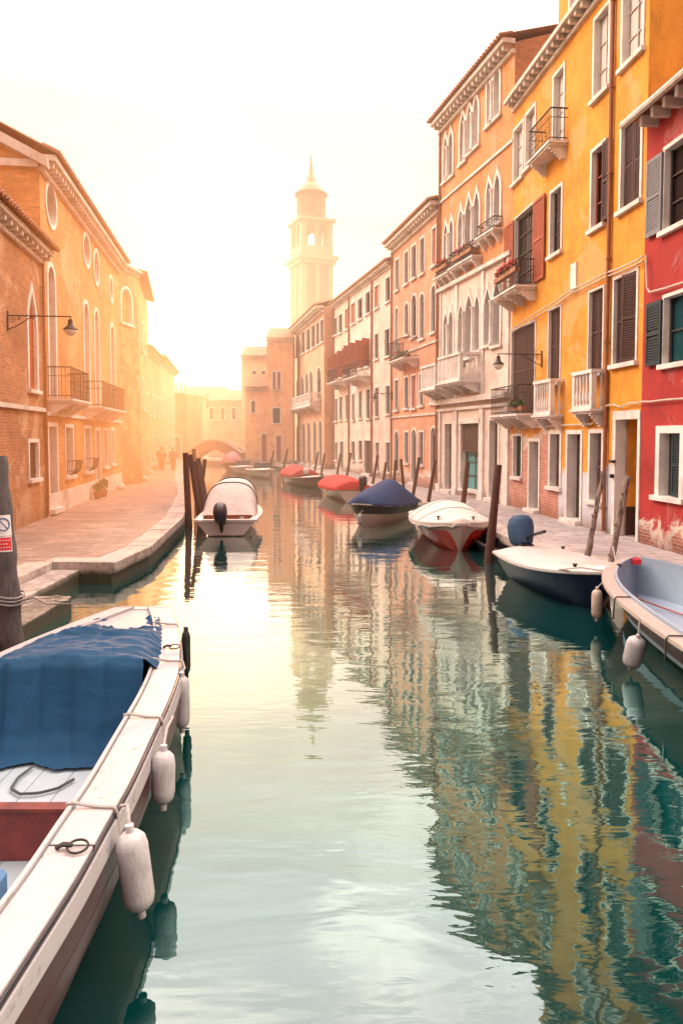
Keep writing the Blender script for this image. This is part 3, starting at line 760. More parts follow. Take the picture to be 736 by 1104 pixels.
# ================================================================== LEFT BANK HOUSES
L0, L1p, L2p, L3a, L3b = (-7.07, 6.0), (-9.45, 23.7), (-11.45, 38.6), (-11.12, 41.2), (-12.95, 50)
m_br = brickwall('red_brown_brick', (.46, .19, .08), (.5, .36, .24))
m_bl = brickwall('brick_with_plaster', (.52, .22, .08), (.5, .36, .24), plaster=(.55, .33, .16), amount=.5)
F = FL1 = Facade(L0, L1p, 'L')
b = house('low_brick_house', 'lower brick house with one pointed window beside the promenade at the left edge', F)
window(F, b, F.rect(30.5, 39, 314, 420), 'lancet', fw=.14, depth=.25, mull=False, shut='closed', shutmat=WOODR)
window(F, b, F.rect(31.5, 41, 477, 516), fw=.11, shut='closed', shutmat=WOODB)
window(F, b, (4, 4.8, 5, 7.2), 'lancet', fw=.14); window(F, b, (4, 4.8, 1.2, 2.6)); window(F, b, (8, 8.8, 5, 7.2), 'lancet', fw=.14)
zt = F.px(24, 253)[1]
body(F, b, zt, m_br, 9); roof(F, b, zt, 9, .55, .3); cornice(F, b, zt, .4, .4, .5, STONE)
q = MB(); zz = F.px(20, 441)[1]; F.box(q, 0, F.L, zz, zz+.12, -.01, .1); q.build('string_course', STONE, b, loc=F.P(9, zz))
downpipe(F, b, F.L-.12, .5, zt, .05)

F = FL2 = Facade(L1p, L2p, 'L')
b = house('long_brick_palace', 'long ochre brick palace with round attic openings and tall arched windows on the left bank', F, 'palace')
for w in ((50, 60, 200, 242), (90, 96.5, 254, 285), (101.3, 106.3, 272, 305), (118, 121.3, 300, 324)):
    window(F, b, F.rect(*w), 'oval', fw=.16, depth=.25, sill=False)
for w in ((52.5, 59.5, 289, 428), (91, 96, 328, 438), (102.5, 106.6, 336, 441), (119.5, 123.3, 352, 446)):
    window(F, b, F.rect(*w), 'round', fw=.16, depth=.3, sill=False, shut=None, mull=True)
for w, k in (((53, 61.5, 460, 552), 'd'), ((71, 78.5, 461, 513), 'g'), ((91.5, 97.5, 462, 508), 'g'), ((103.3, 108, 464, 533), 'd'), ((111.7, 115.8, 464, 503), 'g'), ((119.6, 122.8, 464, 500), 'g')):
    r = F.rect(*w)
    if k == 'd': window(F, b, (r[0], r[1], .66, r[3]), fill='door', name='door', fw=.14, depth=.4)
    else: window(F, b, r, fw=.12, depth=.2, mull=False)
# iron window baskets on ground floor
for w in ((71, 78.5, 498, 510), (91.5, 97.5, 494, 506)):
    r = F.rect(*w); q = MB()
    for k in range(9):
        s = r[0]+(r[1]-r[0])*k/8; q.tube([F.P(s, r[2]-.05, .13), F.P(s, r[2]+.1, .3), F.P(s, r[2]+.45, .36)], .01, 5)
    for zz, dd in ((r[2]+.1, .3), (r[2]+.45, .36)): q.tube([F.P(r[0], zz, .05), F.P(r[0], zz, dd), F.P(r[1], zz, dd), F.P(r[1], zz, .05)], .013, 5)
    q.build('window_grille', IRON, b, loc=F.P(r[0], r[2]))
zt = 11.75
m_oc = brickwall('ochre_brick', (.66, .3, .09), (.58, .4, .24))
body(F, b, zt, m_oc, 11, slope=.5); roof(F, b, zt+.1, 11, .6, .5); cornice(F, b, zt+.1, .5, .5, .4, STONE)
q = MB()  # raking trim on the near gable
for dd in (0,):
    q.hexa([F.P(-.25, zt-.35, .3), F.P(.05, zt-.35, .3), F.P(.05, zt+2.6, -5.5), F.P(-.25, zt+2.6, -5.5), F.P(-.25, zt-.05, .3), F.P(.05, zt-.05, .3), F.P(.05, zt+2.95, -5.5), F.P(-.25, zt+2.95, -5.5)])
F.box(q, -.12, -.002, zt-.32, zt-.1, -9, -.02)
q.build('gable_trim', STONE, b, loc=F.P(0, zt))
a = F.rect(56, 77, 391, 430); zz = F.px(60, 431)[1]; balcony(F, b, F.px(51, 400)[0], F.px(73, 400)[0], zz, .75, 'iron', 1.0, 3)
zz = F.px(104, 441)[1]; balcony(F, b, F.px(90, 420)[0], F.px(117, 420)[0], zz, .75, 'iron', 1.0, 4)
zz = F.px(90, 452)[1]; q = MB(); F.box(q, 0, F.L, zz, zz+.12, -.01, .09); F.box(q, 0, F.L, .4, 1.15, -.01, .05); q.build('string_course', STONE, b, loc=F.P(7, zz))

b = thing('projecting_house', 'house jutting out with a big blind arch at the far end of the brick palace', 'house', (L3a[0], L3a[1], .45))
F = Facade(L2p, L3a, 'L'); window(F, b, (F.L*.12, F.L*.62, F.px(131, 347)[1], F.px(131, 309)[1]), 'round', fw=.14, depth=.25, glassm=m_oc, mull=False)
mb = MB(); F.wall(mb, 11.9, 0, F.L, .1); mb.build('end_wall', m_bl, b, loc=F.P(1, .3)); cornice(F, b, 12, .25, .3, .5)
F = Facade(L3a, L3b, 'L')
window(F, b, (1.6, 2.6, .66, 2.8), fill='door', name='door', depth=.3)
for s in (2, 5.2): window(F, b, (s, s+.9, 8, 9.6), detail=False); window(F, b, (s, s+.9, 4.6, 6.4), detail=False)
body(F, b, 11.9, m_bl, 9, slope=.25); roof(F, b, 11.95, 9, .45, .25)
mb = MB(); mb.face([V((*L3a, .2)), V((*L2p, .2)), V((*L2p, 12)), V((*L3a, 12))]);

def left_house(nm, lab, A, B, zt, col, n, depth=9, sl=.3, group=None):
    F = Facade(A, B, 'L'); b = house(nm, lab, F, group=group)
    for lev in range(int((zt-1)/3)):
        for k in range(n):
            s = F.L*(k+.5)/n; z = 1.3+lev*3.0
            if lev == 0 and k == 0: window(F, b, (s-.5, s+.5, .62, 2.8), fill='door', name='door', detail=False)
            else: window(F, b, (s-.42, s+.42, z+.2, z+1.7), detail=False, shut='closed' if (k+lev) % 3 == 0 else None, shutmat=WOODR)
    body(F, b, zt, stucco(nm+'_plaster', col, mul(col, .6), peel_h=1), depth); cornice(F, b, zt, .35, .3, .6); roof(F, b, zt, depth, .5, sl)
left_house('rust_house', 'rust coloured house stepping down after the projecting house on the left bank', (-13.2, 50.2), (-14.6, 60), 9.0, (.55, .28, .14), 3)
left_house('small_orange_house', 'low orange house near the walkers at the far end of the promenade', (-14.65, 60.2), (-17.0, 76), 9.4, (.6, .34, .2), 4)
# battlemented wall gate
b = thing('battlemented_gatehouse', 'small battlemented brick gatehouse at the end of the promenade', 'gatehouse', (-17.5, 80, .45))
F = Facade((-16.6, 80), (-18.9, 80.2), 'R')
window(F, b, (.7, 1.6, .62, 3.0), 'round', fill='door', name='door', detail=False)
body(F, b, 7.6, m_br, 6, slope=0)
q = MB(); F.box(q, 0, F.L, 7.6, 7.9, -.3, .25)
for k in range(5): F.box(q, F.L*k/5+.05, F.L*k/5+.3, 7.9, 8.7, -.1, .2)
q.build('battlement', STONEW, b, loc=F.P(1, 7.6))
end_house('far_peach_house', 'far peach house glowing under the sun beyond the footbridge', -16.4, -11.6, 92, 7.2, (.6, .4, .26), [((226, 230, 440, 452), 'g'), ((238, 242, 440, 452), 'g'), ((250, 254, 440, 452), 'g')])
end_house('far_yellow_house', 'hazy yellow house standing left of the far peach house', -22.6, -16.8, 104, 8.4, (.6, .45, .25), [((210, 214, 425, 440), 'g'), ((222, 226, 425, 440), 'g')])

# ---- bell tower
TX, TY = -4.9, 122
b = thing('bell_tower', 'tall square brick bell tower with open belfry, round drum and pointed spire', 'tower', (TX, TY, .4))
m_tw = brickwall('tower_brick', (.26, .12, .06), (.3, .2, .13)); ph = R(23)
def TT(p, lean=.0):
    x, y = p.x, p.y; return V((TX + x*cos(ph) - y*sin(ph) - lean*p.z, TY + x*sin(ph)+y*cos(ph), p.z))
def sq(mb, h, z0, z1): mb.box(-h, h, -h, h, z0, z1, TT)
q = MB(); sq(q, 2.65, 0, 31.0); q.build('shaft', m_tw, b, loc=(TX, TY, 0))
q = MB()
for sx in (-1, 1):
    for sy in (-1, 1): q.box(sx*2.3-.42, sx*2.3+.42, sy*2.3-.42, sy*2.3+.42, .1, 30.4, TT)
for x in (0,): 
    for sgn in (-1, 1):
        q.box(-.3, .3, sgn*2.72-.06, sgn*2.72+.06, .1, 30.4, TT); q.box(sgn*2.72-.06, sgn*2.72+.06, -.3, .3, .1, 30.4, TT)
sq(q, 3.0, 30.4, 31.1); sq(q, 3.35, 31.1, 31.7); sq(q, 2.7, 31.7, 33.2)
for sx in (-1, 1):
    for sy in (-1, 1): q.box(sx*2.25-.4, sx*2.25+.4, sy*2.25-.4, sy*2.25+.4, 33.2, 36.8, TT)
    for k in (-.0,):
        q.box(sx*2.35-.22, sx*2.35+.22, -.25, .25, 33.2, 36.8, TT); q.box(-.25, .25, sx*2.35-.22, sx*2.35+.22, 33.2, 36.8, TT)
for sx in (-1, 1):      # arch heads above the belfry openings
    for c in (-1.05, 1.05):
        for k in range(6):
            for s2 in (-1, 1):
                w0 = .85*cos(k/6*pi/2); 
                a0_, a1_ = sorted((c+s2*w0, c+s2*.86))
                if a1_-a0_ > .02:
                    q.box(sx*2.3-.2, sx*2.3+.2, a0_, a1_, 35.6+k*.16, 35.6+(k+1)*.16+.005, TT); q.box(a0_, a1_, sx*2.3-.2, sx*2.3+.2, 35.6+k*.16, 35.6+(k+1)*.16+.005, TT)
sq(q, 2.7, 36.6, 37.1); sq(q, 3.05, 37.1, 37.6)
TWS = simple('tan_tower_stone', (.36, .24, .16), .8, .2, 1, .2)
q.build('belfry', TWS, b, loc=(TX, TY, 31))
q = MB(); q.lathe((TX, TY, 37.6), [(2.35, 0), (2.35, 4.0), (2.65, 4.1), (2.7, 4.4), (2.2, 4.45)], 12, xa=(cos(ph), sin(ph), 0)); q.build('drum', m_tw, b, loc=(TX, TY, 37.6))
q = MB(); q.lathe((TX, TY, 42), [(2.2, 0), (1.95, .7), (1.45, 1.3), (.9, 1.7), (.75, 2.4), (.5, 2.9), (.3, 4.0), (.08, 6.2)], 12); q.build('spire', TWS, b, smooth=30, loc=(TX, TY, 42))

# ================================================================== GROUND, WATER, QUAYS
QR = [(6.6, 0), (6.35, 11), (6.05, 13.5), (5.45, 15.2), (4.75, 16.6), (4.3, 18.2), (4.1, 22), (3.6, 27.7), (2.05, 35.2), (.5, 43.3), (-2.9, 57.9), (-6.3, 68.9), (-9.2, 69.0)]
BACKR = [(9, 0), (9, 11), (9, 13.5), (8.6, 15.2), (8.5, 16.6), (8.3, 18.2), (7.8, 22), (7.3, 27.7), (5.6, 35.2), (4, 43.3), (.6, 57.9), (-2, 74), (-9.2, 74)]
QL = [(-4.67, 15.2), (-4.5, 17.5), (-5.05, 23.6), (-6.9, 34), (-9.3, 44), (-11.8, 55), (-14.0, 66), (-16.0, 78)]
BACKL = [(-10, 15.2), (-10, 17.5), (-10.8, 23.6), (-12.8, 34), (-14, 44), (-16, 55), (-18.5, 66), (-21, 78)]

def paving(name, tint=(.4, .3, .25), sx=1.0, rot=0):
    t = NT(name); v = t.coord('Object')
    mp = t.node('ShaderNodeMapping'); t.link(v, mp.inputs['Vector']); mp.inputs['Rotation'].default_value = (0, 0, rot)
    b = t.node('ShaderNodeTexBrick'); t.link(mp.outputs[0], b.inputs['Vector']); b.inputs['Scale'].default_value = 1
    b.inputs['Brick Width'].default_value = .95; b.inputs['Row Height'].default_value = .42; b.inputs['Mortar Size'].default_value = .02
    b.inputs['Color1'].default_value = (*mul(tint, .82), 1); b.inputs['Color2'].default_value = (*mul(tint, 1.15), 1); b.inputs['Mortar'].default_value = (*mul(tint, .35), 1)
    c = t.mix(t.ramp(t.noise(v, 1.3, 7, .7), (.35, 0.0), (.7, .9)), b.outputs['Color'], mul(tint, .45))
    c = t.mix(t.ramp(t.noise(v, .5, 5, .7, 1), (.55, 0.0), (.62, .45)), c, mul(tint, .4))
    c = t.mix(t.ramp(t.noise(v, 14, 5, .7), (.5, 0.0), (.75, .5)), c, mul(tint, 1.3))
    t.base(c); t.bsdf.inputs['Roughness'].default_value = .7
    t.bump(t.math('SUBTRACT', t.noise(v, 5, 5), t.math('MULTIPLY', b.outputs['Fac'], 1.5)), .6, .02)
    return t.m
def quaystone(name):
    """pale kerb stone, dark green weed near the waterline"""
    t = NT(name); v = t.coord('Object'); g = t.node('ShaderNodeNewGeometry'); sep = t.node('ShaderNodeSeparateXYZ'); t.link(g.outputs['Position'], sep.inputs[0])
    c = t.mix(t.noise(v, 2.5, 7, .7), (.46, .38, .34), (.66, .57, .52))
    c = t.mix(t.ramp(t.noise(v, 9, 6, .75), (.5, 0.0), (.66, .85)), c, (.24, .18, .14))
    c = t.mix(t.ramp(t.noise(v, 1.2, 6, .75), (.5, 0.0), (.62, .6)), c, (.2, .15, .12))
    z = t.math('ADD', sep.outputs[2], t.math('MULTIPLY', t.noise(v, 3, 6, .75), .22))
    mk = t.ramp(z, (.30, 1.0), (.42, 0.0))
    c = t.mix(mk, c, t.mix(t.noise(v, 12, 5), (.02, .022, .012), (.09, .07, .035)))
    t.base(c); t.bsdf.inputs['Roughness'].default_value = .75; t.bump(t.noise(v, 8, 6, .7), .5, .03)
    return t.m
PAVE = paving('trachyte_paving', (.42, .29, .23), rot=.15); PAVER = paving('pale_trachyte_paving', (.48, .42, .42), rot=-.1)
QST = quaystone('kerb_stone')

def quay(name, edge, back, pave, kw=.55):
    n = len(edge); inner = []
    for i, p in enumerate(edge):
        d = (V(back[i])-V(p)).normalized(); inner.append((p[0]+d.x*kw, p[1]+d.y*kw))
    q = MB()
    for i in range(n-1):
        q.face([(*inner[i], .446), (*inner[i+1], .446), (*back[i+1], .446), (*back[i], .446)])
    tag(q.build(name, pave), kind='structure')
    q = MB()
    for i in range(n-1):
        A, B, C2, D2 = V((*edge[i], 0)), V((*edge[i+1], 0)), V((*inner[i+1], 0)), V((*inner[i], 0))
        L = (B-A).length; k = max(1, int(L/1.25))
        for j in range(k):      # one stone after another with fine joints, each set slightly differently
            f0, f1 = j/k+.006/max(.5, L/k), (j+1)/k-.006/max(.5, L/k); dz = random.uniform(-.012, .01)
            a, b2, c, d = A.lerp(B, f0), A.lerp(B, f1), D2.lerp(C2, f1), D2.lerp(C2, f0)
            q.hexa([p+V((0, 0, .21)) for p in (a, b2, c, d)] + [p+V((0, 0, .455+dz)) for p in (a, b2, c, d)])
    o = q.build(name+'_kerb', QST); md = o.modifiers.new('bevel', 'BEVEL'); md.width = .018; md.segments = 2; md.limit_method = 'ANGLE'; tag(o, kind='structure')
    q = MB()
    for i in range(n-1):
        A, B, C2, D2 = V((*edge[i], 0)), V((*edge[i+1], 0)), V((*inner[i+1], 0)), V((*inner[i], 0))
        a, b2 = A.lerp(D2, .12), B.lerp(C2, .12)
        q.face([a+V((0, 0, -.6)), b2+V((0, 0, -.6)), b2+V((0, 0, .44)), a+V((0, 0, .44))])
    q.face([V((*edge[0], -.6)).lerp(V((*inner[0], -.6)), .12), V((*back[0], -.6)), V((*back[0], .44)), V((*edge[0], .44)).lerp(V((*inner[0], .44)), .12)])
    tag(q.build(name+'_wall', QST), kind='structure')
quay('right_pavement', QR, BACKR, PAVER, .6)
quay('left_pavement', QL, BACKL, PAVE, .6)
# notch with landing steps on the left bank
q = MB()
q.box(-6.15, -4.68, 15.21, 15.75, .20, .4555)
tag(q.build('landing_kerb', QST), kind='structure').modifiers.new('b', 'BEVEL').width = .015
q = MB()
q.face([(-10, -2, .446), (-6.5, -2, .446), (-6.5, 15.2, .446), (-10, 15.2, .446)])
q.face([(-10.6, -2, .44), (-10, -2, .44), (-10, 16, .44), (-10.6, 16, .44)])
tag(q.build('near_left_pavement', PAVE), kind='structure')
q = MB()
for k in range(9): q.box(-6.5, -5.95, -2+k*1.91+.01, -2+(k+1)*1.91-.01, -.6, .455)
q.box(-5.945, -5.4, 12.3, 15.18, -.6, .30); q.box(-5.945, -4.75, 4.2, 12.95, -.6, .235)
o = q.build('landing_steps', QST); md = o.modifiers.new('bevel', 'BEVEL'); md.width = .02; md.segments = 2; tag(o, kind='structure')
# land behind the houses, one sheet to the horizon on each side is hidden by them
q = MB()
for x0, x1 in ((-900, -10.5), (9.0, 900)): q.face([(x0, -60, .44), (x1, -60, .44), (x1, 14, .44), (x0, 14, .44)])
q.face([(-900, 14, .43), (-10.5, 14, .43), (-20.5, 78, .43), (-900, 78, .43)]); q.face([(9, 14, .43), (900, 14, .43), (900, 78, .43), (-9, 74, .43), (.6, 57.9, .43)])
q.face([(-900, 79, .42), (900, 79, .42), (900, 1500, .42), (-900, 1500, .42)])
tag(q.build('ground', PAVE), kind='structure')

def water():
    t = NT('canal_water'); g = t.node('ShaderNodeNewGeometry'); P = g.outputs['Position']
    def mp(sc, rot=0):
        m = t.node('ShaderNodeMapping'); m.inputs['Scale'].default_value = sc; m.inputs['Rotation'].default_value = (0, 0, rot); t.link(P, m.inputs['Vector']); return m.outputs[0]
    n1 = t.noise(mp((.55, 1.5, 1), .1), 1.0, 3, .5, .6)
    n2 = t.noise(mp((1.6, 4.2, 1), -.15), 1.3, 3, .55, .4)
    n3 = t.noise(mp((5, 12, 1), .1), 1.6, 2, .5)
    patch = t.ramp(t.noise(mp((.16, .12, 1)), 1, 3, .6), (.4, .25), (.62, 1.0))
    h = t.math('ADD', t.math('MULTIPLY', n1, 1.0), t.math('MULTIPLY', t.math('MULTIPLY', n2, .33), patch))
    h = t.math('ADD', h, t.math('MULTIPLY', t.math('MULTIPLY', n3, .045), patch))
    bp = t.node('ShaderNodeBump'); bp.inputs['Strength'].default_value = 1; bp.inputs['Distance'].default_value = WAVE; t.link(h, bp.inputs['Height'])
    lw = t.node('ShaderNodeLayerWeight'); lw.inputs['Blend'].default_value = .5; t.link(bp.outputs[0], lw.inputs['Normal'])
    gl = t.node('ShaderNodeBsdfGlossy'); gl.inputs['Roughness'].default_value = .015; t.link(bp.outputs[0], gl.inputs['Normal'])
    # looking down: green tinted weaker mirror; along the surface: nearly full mirror
    col = t.ramp(lw.outputs['Facing'], (0.0, (.12, .14, .14)), (.38, (.11, .165, .16)), (.5, (.18, .32, .305)), (.62, (.31, .55, .53)), (.73, (.58, .83, .81)), (.87, (.86, .91, .88)), (1.0, (.96, .94, .92)))
    t.link(col, gl.inputs['Color'])
    df = t.node('ShaderNodeBsdfDiffuse')
    dc = t.ramp(lw.outputs['Facing'], (0.0, (.0002, .024, .023)), (.6, (.0002, .020, .019)), (.93, (.003, .012, .012)))
    t.link(dc, df.inputs['Color'])
    ad = t.node('ShaderNodeAddShader'); t.link(gl.outputs[0], ad.inputs[0]); t.link(df.outputs[0], ad.inputs[1]); t.link(ad.outputs[0], t.out.inputs['Surface'])
    return t.m
WAVE = .0115
q = MB(); q.face([(-60, -60, 0), (60, -60, 0), (60, 110, 0), (-60, 110, 0)])
tag(q.build('canal_water', water()), kind='structure')
#SPLIT2
# ================================================================== BOATS
def hullmat(name, col, low=(.03, .03, .025), rough=.4, z=.06, worn=.3, wc=(.4, .36, .3)):
    t = NT(name); v = t.coord('Object'); g = t.node('ShaderNodeNewGeometry'); sep = t.node('ShaderNodeSeparateXYZ'); t.link(g.outputs['Position'], sep.inputs[0])
    c = t.mix(t.noise(v, 3, 6, .7), mul(col, .8), mul(col, 1.15))
    c = t.mix(t.ramp(t.noise(t.coord('Object', (1, 1, 4)), 5, 6, .75), (.58, 0.0), (.68, worn)), c, wc)
    c = t.mix(t.ramp(t.math('ADD', sep.outputs[2], t.math('MULTIPLY', t.noise(v, 6, 4), .06)), (z, 1.0), (z+.03, 0.0)), c, low)
    t.base(c); t.bsdf.inputs['Roughness'].default_value = rough; t.bump(t.noise(v, 9, 5), .12, .01)
    return t.m
def cloth(name, col, rough=.75, bump=.6):
    if name in MATS: return MATS[name]
    t = NT(name); v = t.coord('Object'); c = t.mix(t.noise(v, 2.5, 6, .7), mul(col, .72), mul(col, 1.25))
    c = t.mix(t.ramp(t.noise(v, 7, 5, .75), (.6, 0.0), (.72, .3)), c, mul(col, 1.9))
    t.base(c); t.bsdf.inputs['Roughness'].default_value = rough
    w = t.node('ShaderNodeTexNoise'); w.inputs['Scale'].default_value = 2.2; w.inputs['Detail'].default_value = 5; w.inputs['Distortion'].default_value = 1.4
    t.link(t.coord('Object', (1, 2.2, 1)), w.inputs['Vector']); t.bump(w.outputs['Fac'], bump, .05)
    MATS[name] = t.m; return t.m

class Boat:
    def __init__(s, bow, head, L, B, H=.7, transom=.75, blunt=2.2, rake=.35, sheer=.3, pmax=.42, flare=.86):
        s.f = V((head[0], head[1], 0)).normalized(); s.l = V((-s.f.y, s.f.x, 0)); s.o = V((*bow, 0)) - s.f*L
        s.L, s.B, s.H, s.tr, s.bl, s.rake, s.sh, s.pm, s.fl = L, B, H, transom, blunt, rake, sheer, pmax, flare
    def T(s, x, y, z): return s.o + s.f*x + s.l*y + V((0, 0, z))
    def hb(s, t):
        if t < s.pm: k = t/s.pm; return s.B/2*(s.tr + (1-s.tr)*sin(k*pi/2))
        k = (t-s.pm)/(1-s.pm); return s.B/2*max(.012, (1-k**s.bl))**.8
    def zg(s, t): return s.H*(1 + s.sh*max(0, t-.3)**2*2 + s.sh*.15*max(0, .3-t))
    def pt(s, t, w, side):
        """w: 0 keel .. 1 gunwale"""
        zg = s.zg(t); zb = -.22; z = zb + (zg-zb)*w
        b = s.hb(t); k = (w**.42)*(s.fl+(1-s.fl)*w)
        x = t*s.L - s.rake*(t**5)*(1-w)**1.2 
        return s.T(x, side*b*k, z)
    def shell(s, w0, w1, name, mat, par, n=28, m=7, w1f=None, w0f=None, off=0):
        mb = MB()
        for side in (-1, 1):
            rows = []
            for i in range(n+1):
                t = i/n; t = 1-(1-t)**1.5; a = w0f(t) if w0f else w0; b = w1f(t) if w1f else w1
                rows.append([s.pt(t, a+(b-a)*j/m, side)+s.l*side*off for j in range(m+1)])
            mb.grid(rows)
        for tt in (1.0,):
            a = w0f(tt) if w0f else w0; b = w1f(tt) if w1f else w1
            mb.grid([[s.pt(tt, a+(b-a)*j/m, sd_)+s.l*sd_*off for j in range(m+1)] for sd_ in (1, -1)])
        a = w0f(0) if w0f else w0; b = w1f(0) if w1f else w1
        L_ = [s.pt(0, a+(b-a)*j/m, 1) for j in range(m+1)]; R_ = [s.pt(0, a+(b-a)*j/m, -1) for j in range(m+1)]
        mb.grid([L_, R_])
        return mb.build(name, mat, par, smooth=45, loc=s.o)
    def rail(s, name, mat, par, w=.1, h=.05, out=.03, t0=0, t1=1.0, stern=True, dz=0, n=40):
        mb = MB()
        for side in (-1, 1):
            rows = []
            for i in range(n+1):
                t = t0+(t1-t0)*(1-(1-i/n)**1.4); z = s.zg(t)+dz; b = s.hb(t); bi = max(0.0, b-w); bo = b+out if t < .995 else b+out*.4
                rows.append([s.T(t*s.L, side*bo, z-h), s.T(t*s.L, side*bo, z), s.T(t*s.L, side*bi, z+.004), s.T(t*s.L, side*bi, z-h)])
            mb.grid(rows, True); mb.face(rows[0]); mb.face(rows[-1])
        if stern:
            b = s.hb(0); z = s.zg(0)+dz
            mb.hexa([s.T(x, y, zz) for zz in (z-h, z+.003) for x, y in ((-out, -b), (w, -b), (w, b), (-out, b))])
        return mb.build(name, mat, par, smooth=35, loc=s.o)
    def inner(s, name, mat, par, floor=.16, w=.06):
        mb = MB(); n = 24; rl, rr = [], []
        for i in range(n+1):
            t = .01+.97*i/n; b = max(0, s.hb(t)-w); z = s.zg(t)-.03
            bf = b*.82; x = t*s.L
            rl.append([s.T(x, b, z), s.T(x, b*.95, (z+floor)/2), s.T(x, bf, floor), s.T(x, 0, floor-.02), s.T(x, -bf, floor), s.T(x, -b*.95, (z+floor)/2), s.T(x, -b, z)])
        mb.grid(rl); mb.face(rl[0])
        return mb.build(name, mat, par, smooth=35, loc=s.o)
    def deck(s, name, mat, par, t0, t1, crown=.06, dz=.0, over=-.02, skirt=0, n=26, m=12, hfun=None, seed=1, wrinkle=0):
        """crowned deck, or a cloth cover when it has a skirt"""
        mb = MB(); rows = []; rnd = random.Random(seed)
        for i in range(n+1):
            t = t0+(t1-t0)*i/n; b = max(.01, s.hb(t)+over); z = s.zg(t)+dz; cr = hfun((t-t0)/(t1-t0)) if hfun else crown
            r = []
            for j in range(-m, m+1):
                y = j/m; wz = (rnd.random()-.5)*wrinkle*(1-abs(y)**4)
                r.append(s.T(t*s.L, b*y, z + cr*(1-abs(y)**1.9) + wz))
            if skirt:
                for k in (.4, 1):
                    r = [r[0]+s.l*-.012*k + V((0, 0, -skirt*k*(.85+.15*sin(i*1.7))))] + r + [r[-1]+s.l*.012*k+V((0, 0, -skirt*k*(.85+.15*sin(i*1.3+1))))]
            rows.append(r)
        mb.grid(rows)
        if skirt:
            for rw, sg in ((rows[0], -1), (rows[-1], 1)):
                mb.grid([rw, [V((p.x, p.y, min(p.z, s.zg(t0 if sg < 0 else t1)-skirt*.6)))+s.f*sg*.03 for p in rw]])
        return mb.build(name, mat, par, smooth='all', loc=s.o)
    def thing(s, name, label, cat='boat', group=None): return thing(name, label, cat, s.T(s.L/2, 0, 0), group)

def outboard(par, base, f, size=1.0, tilt=0, cowl=BLACKP, tiller=True):
    """base: top of the transom; f: forward direction of its boat; the leg hangs behind"""
    f = V(f); l = V((-f.y, f.x, 0)); ct, st = cos(tilt), sin(tilt); S = size
    def Q(x, y, z):   # x aft, z up, turned about the base by the tilt
        x2 = x*ct - z*st*-1; z2 = z*ct - x*st*-1
        return V(base) - f*(x*ct - z*st*-1*-1 if False else x*ct + (-z)*st*1) + l*y + V((0, 0, z*ct + x*st))
    mb = MB(); rows = []
    for z, rx, ry, cx in ((.02, .1, .09, .14), (.06, .17, .14, .15), (.16, .2, .16, .16), (.3, .21, .17, .16), (.4, .19, .15, .15), (.46, .13, .1, .14), (.475, .03, .03, .14)):
        rows.append([Q((cx+rx*(abs(cos(a))**.75)*(1 if cos(a) > 0 else -1))*S, ry*(abs(sin(a))**.75)*(1 if sin(a) > 0 else -1)*S, z*S) for a in [2*pi*k/18 for k in range(18)]])
    mb.grid(rows, True); mb.face(rows[0]); mb.face(rows[-1])
    body_ = mb.build('outboard_motor', cowl, par, smooth='all', loc=base)
    mb = MB(); rows = []
    for z, rx, ry, cx in ((.03, .1, .07, .13), (-.15, .075, .05, .13), (-.45, .07, .035, .13), (-.52, .16, .02, .15), (-.54, .07, .04, .14), (-.62, .12, .055, .14), (-.68, .05, .03, .14), (-.82, .02, .012, .12)):
        rows.append([Q((cx+rx*cos(a))*S, ry*sin(a)*S, z*S) for a in [2*pi*k/12 for k in range(12)]])
    mb.grid(rows, True); mb.face(rows[0]); mb.face(rows[-1])
    for k in range(3):
        a = 2*pi*k/3; c = Q(.29*S, 0, -.62*S); mb.face([c, Q(.3*S, cos(a)*.1*S, (-.62+sin(a)*.1)*S), Q(.27*S, cos(a+.7)*.11*S, (-.62+sin(a+.7)*.11)*S), Q(.26*S, cos(a+1.1)*.04*S, (-.62+sin(a+1.1)*.04)*S)])
    mb.build('drive_leg', BLACKP, body_, smooth=40, loc=base)
    mb = MB(); c = [Q(x*S, y*S, z*S) for z in (-.2, .05) for x, y in ((-.06, -.09), (.08, -.09), (.08, .09), (-.06, .09))]; mb.hexa(c)
    if tiller: mb.tube([Q(.02*S, 0, .12*S), Q(-.2*S, .03*S, .18*S), Q(-.5*S, .05*S, .22*S)], [.025*S, .02*S, .024*S], 8)
    mb.build('motor_bracket', BLACKP, body_, smooth=40, loc=base)
    return body_

def fender(c, top, L, r, label, mat, group, tilt=(0, 0), name='fender'):
    t = thing(name, label, 'fender', c, group); mb = MB(); c = V(c); ax = V((tilt[0], tilt[1], 1)).normalized()
    mb.lathe(c, [(.02, -L/2-.05), (.026, -L/2-.045), (.026, -L/2), (r*.6, -L/2+.012), (r*.88, -L/2+.04), (r, -L/2+.09), (r, 0), (r, L/2-.09), (r*.88, L/2-.04), (r*.6, L/2-.012), (.026, L/2), (.026, L/2+.04), (.016, L/2+.045)], 20, ax)
    mb.build('fender_body', mat, t, smooth=50, loc=c)
    if top:
        mb = MB(); mb.tube([c+ax*(L/2+.03)] + [V(p) for p in top], .011, 6); mb.build('fender_rope', ROPE, t, smooth=60, loc=c)
    return t
FEND = simple('grubby_white_rubber', (.5, .48, .5), .6, .16, 18, .3, stain=(.36, .34, .36), stretch=(1.5, 1.5, .8))
FENDT = simple('tan_rubber', (.6, .48, .4), .6, .25, 7, .3, stain=(.36, .26, .2))
BLUEC = cloth('blue_boat_cloth', (.012, .04, .13)); REDC = cloth('red_boat_cloth', (.6, .04, .03)); CREAMC = cloth('cream_boat_cloth', (.74, .68, .62))
WHITEC = cloth('white_boat_cloth', (.68, .62, .58)); REDD = cloth('dull_red_cloth', (.42, .05, .03)); PINKC = cloth('mauve_boat_cloth', (.5, .22, .25))

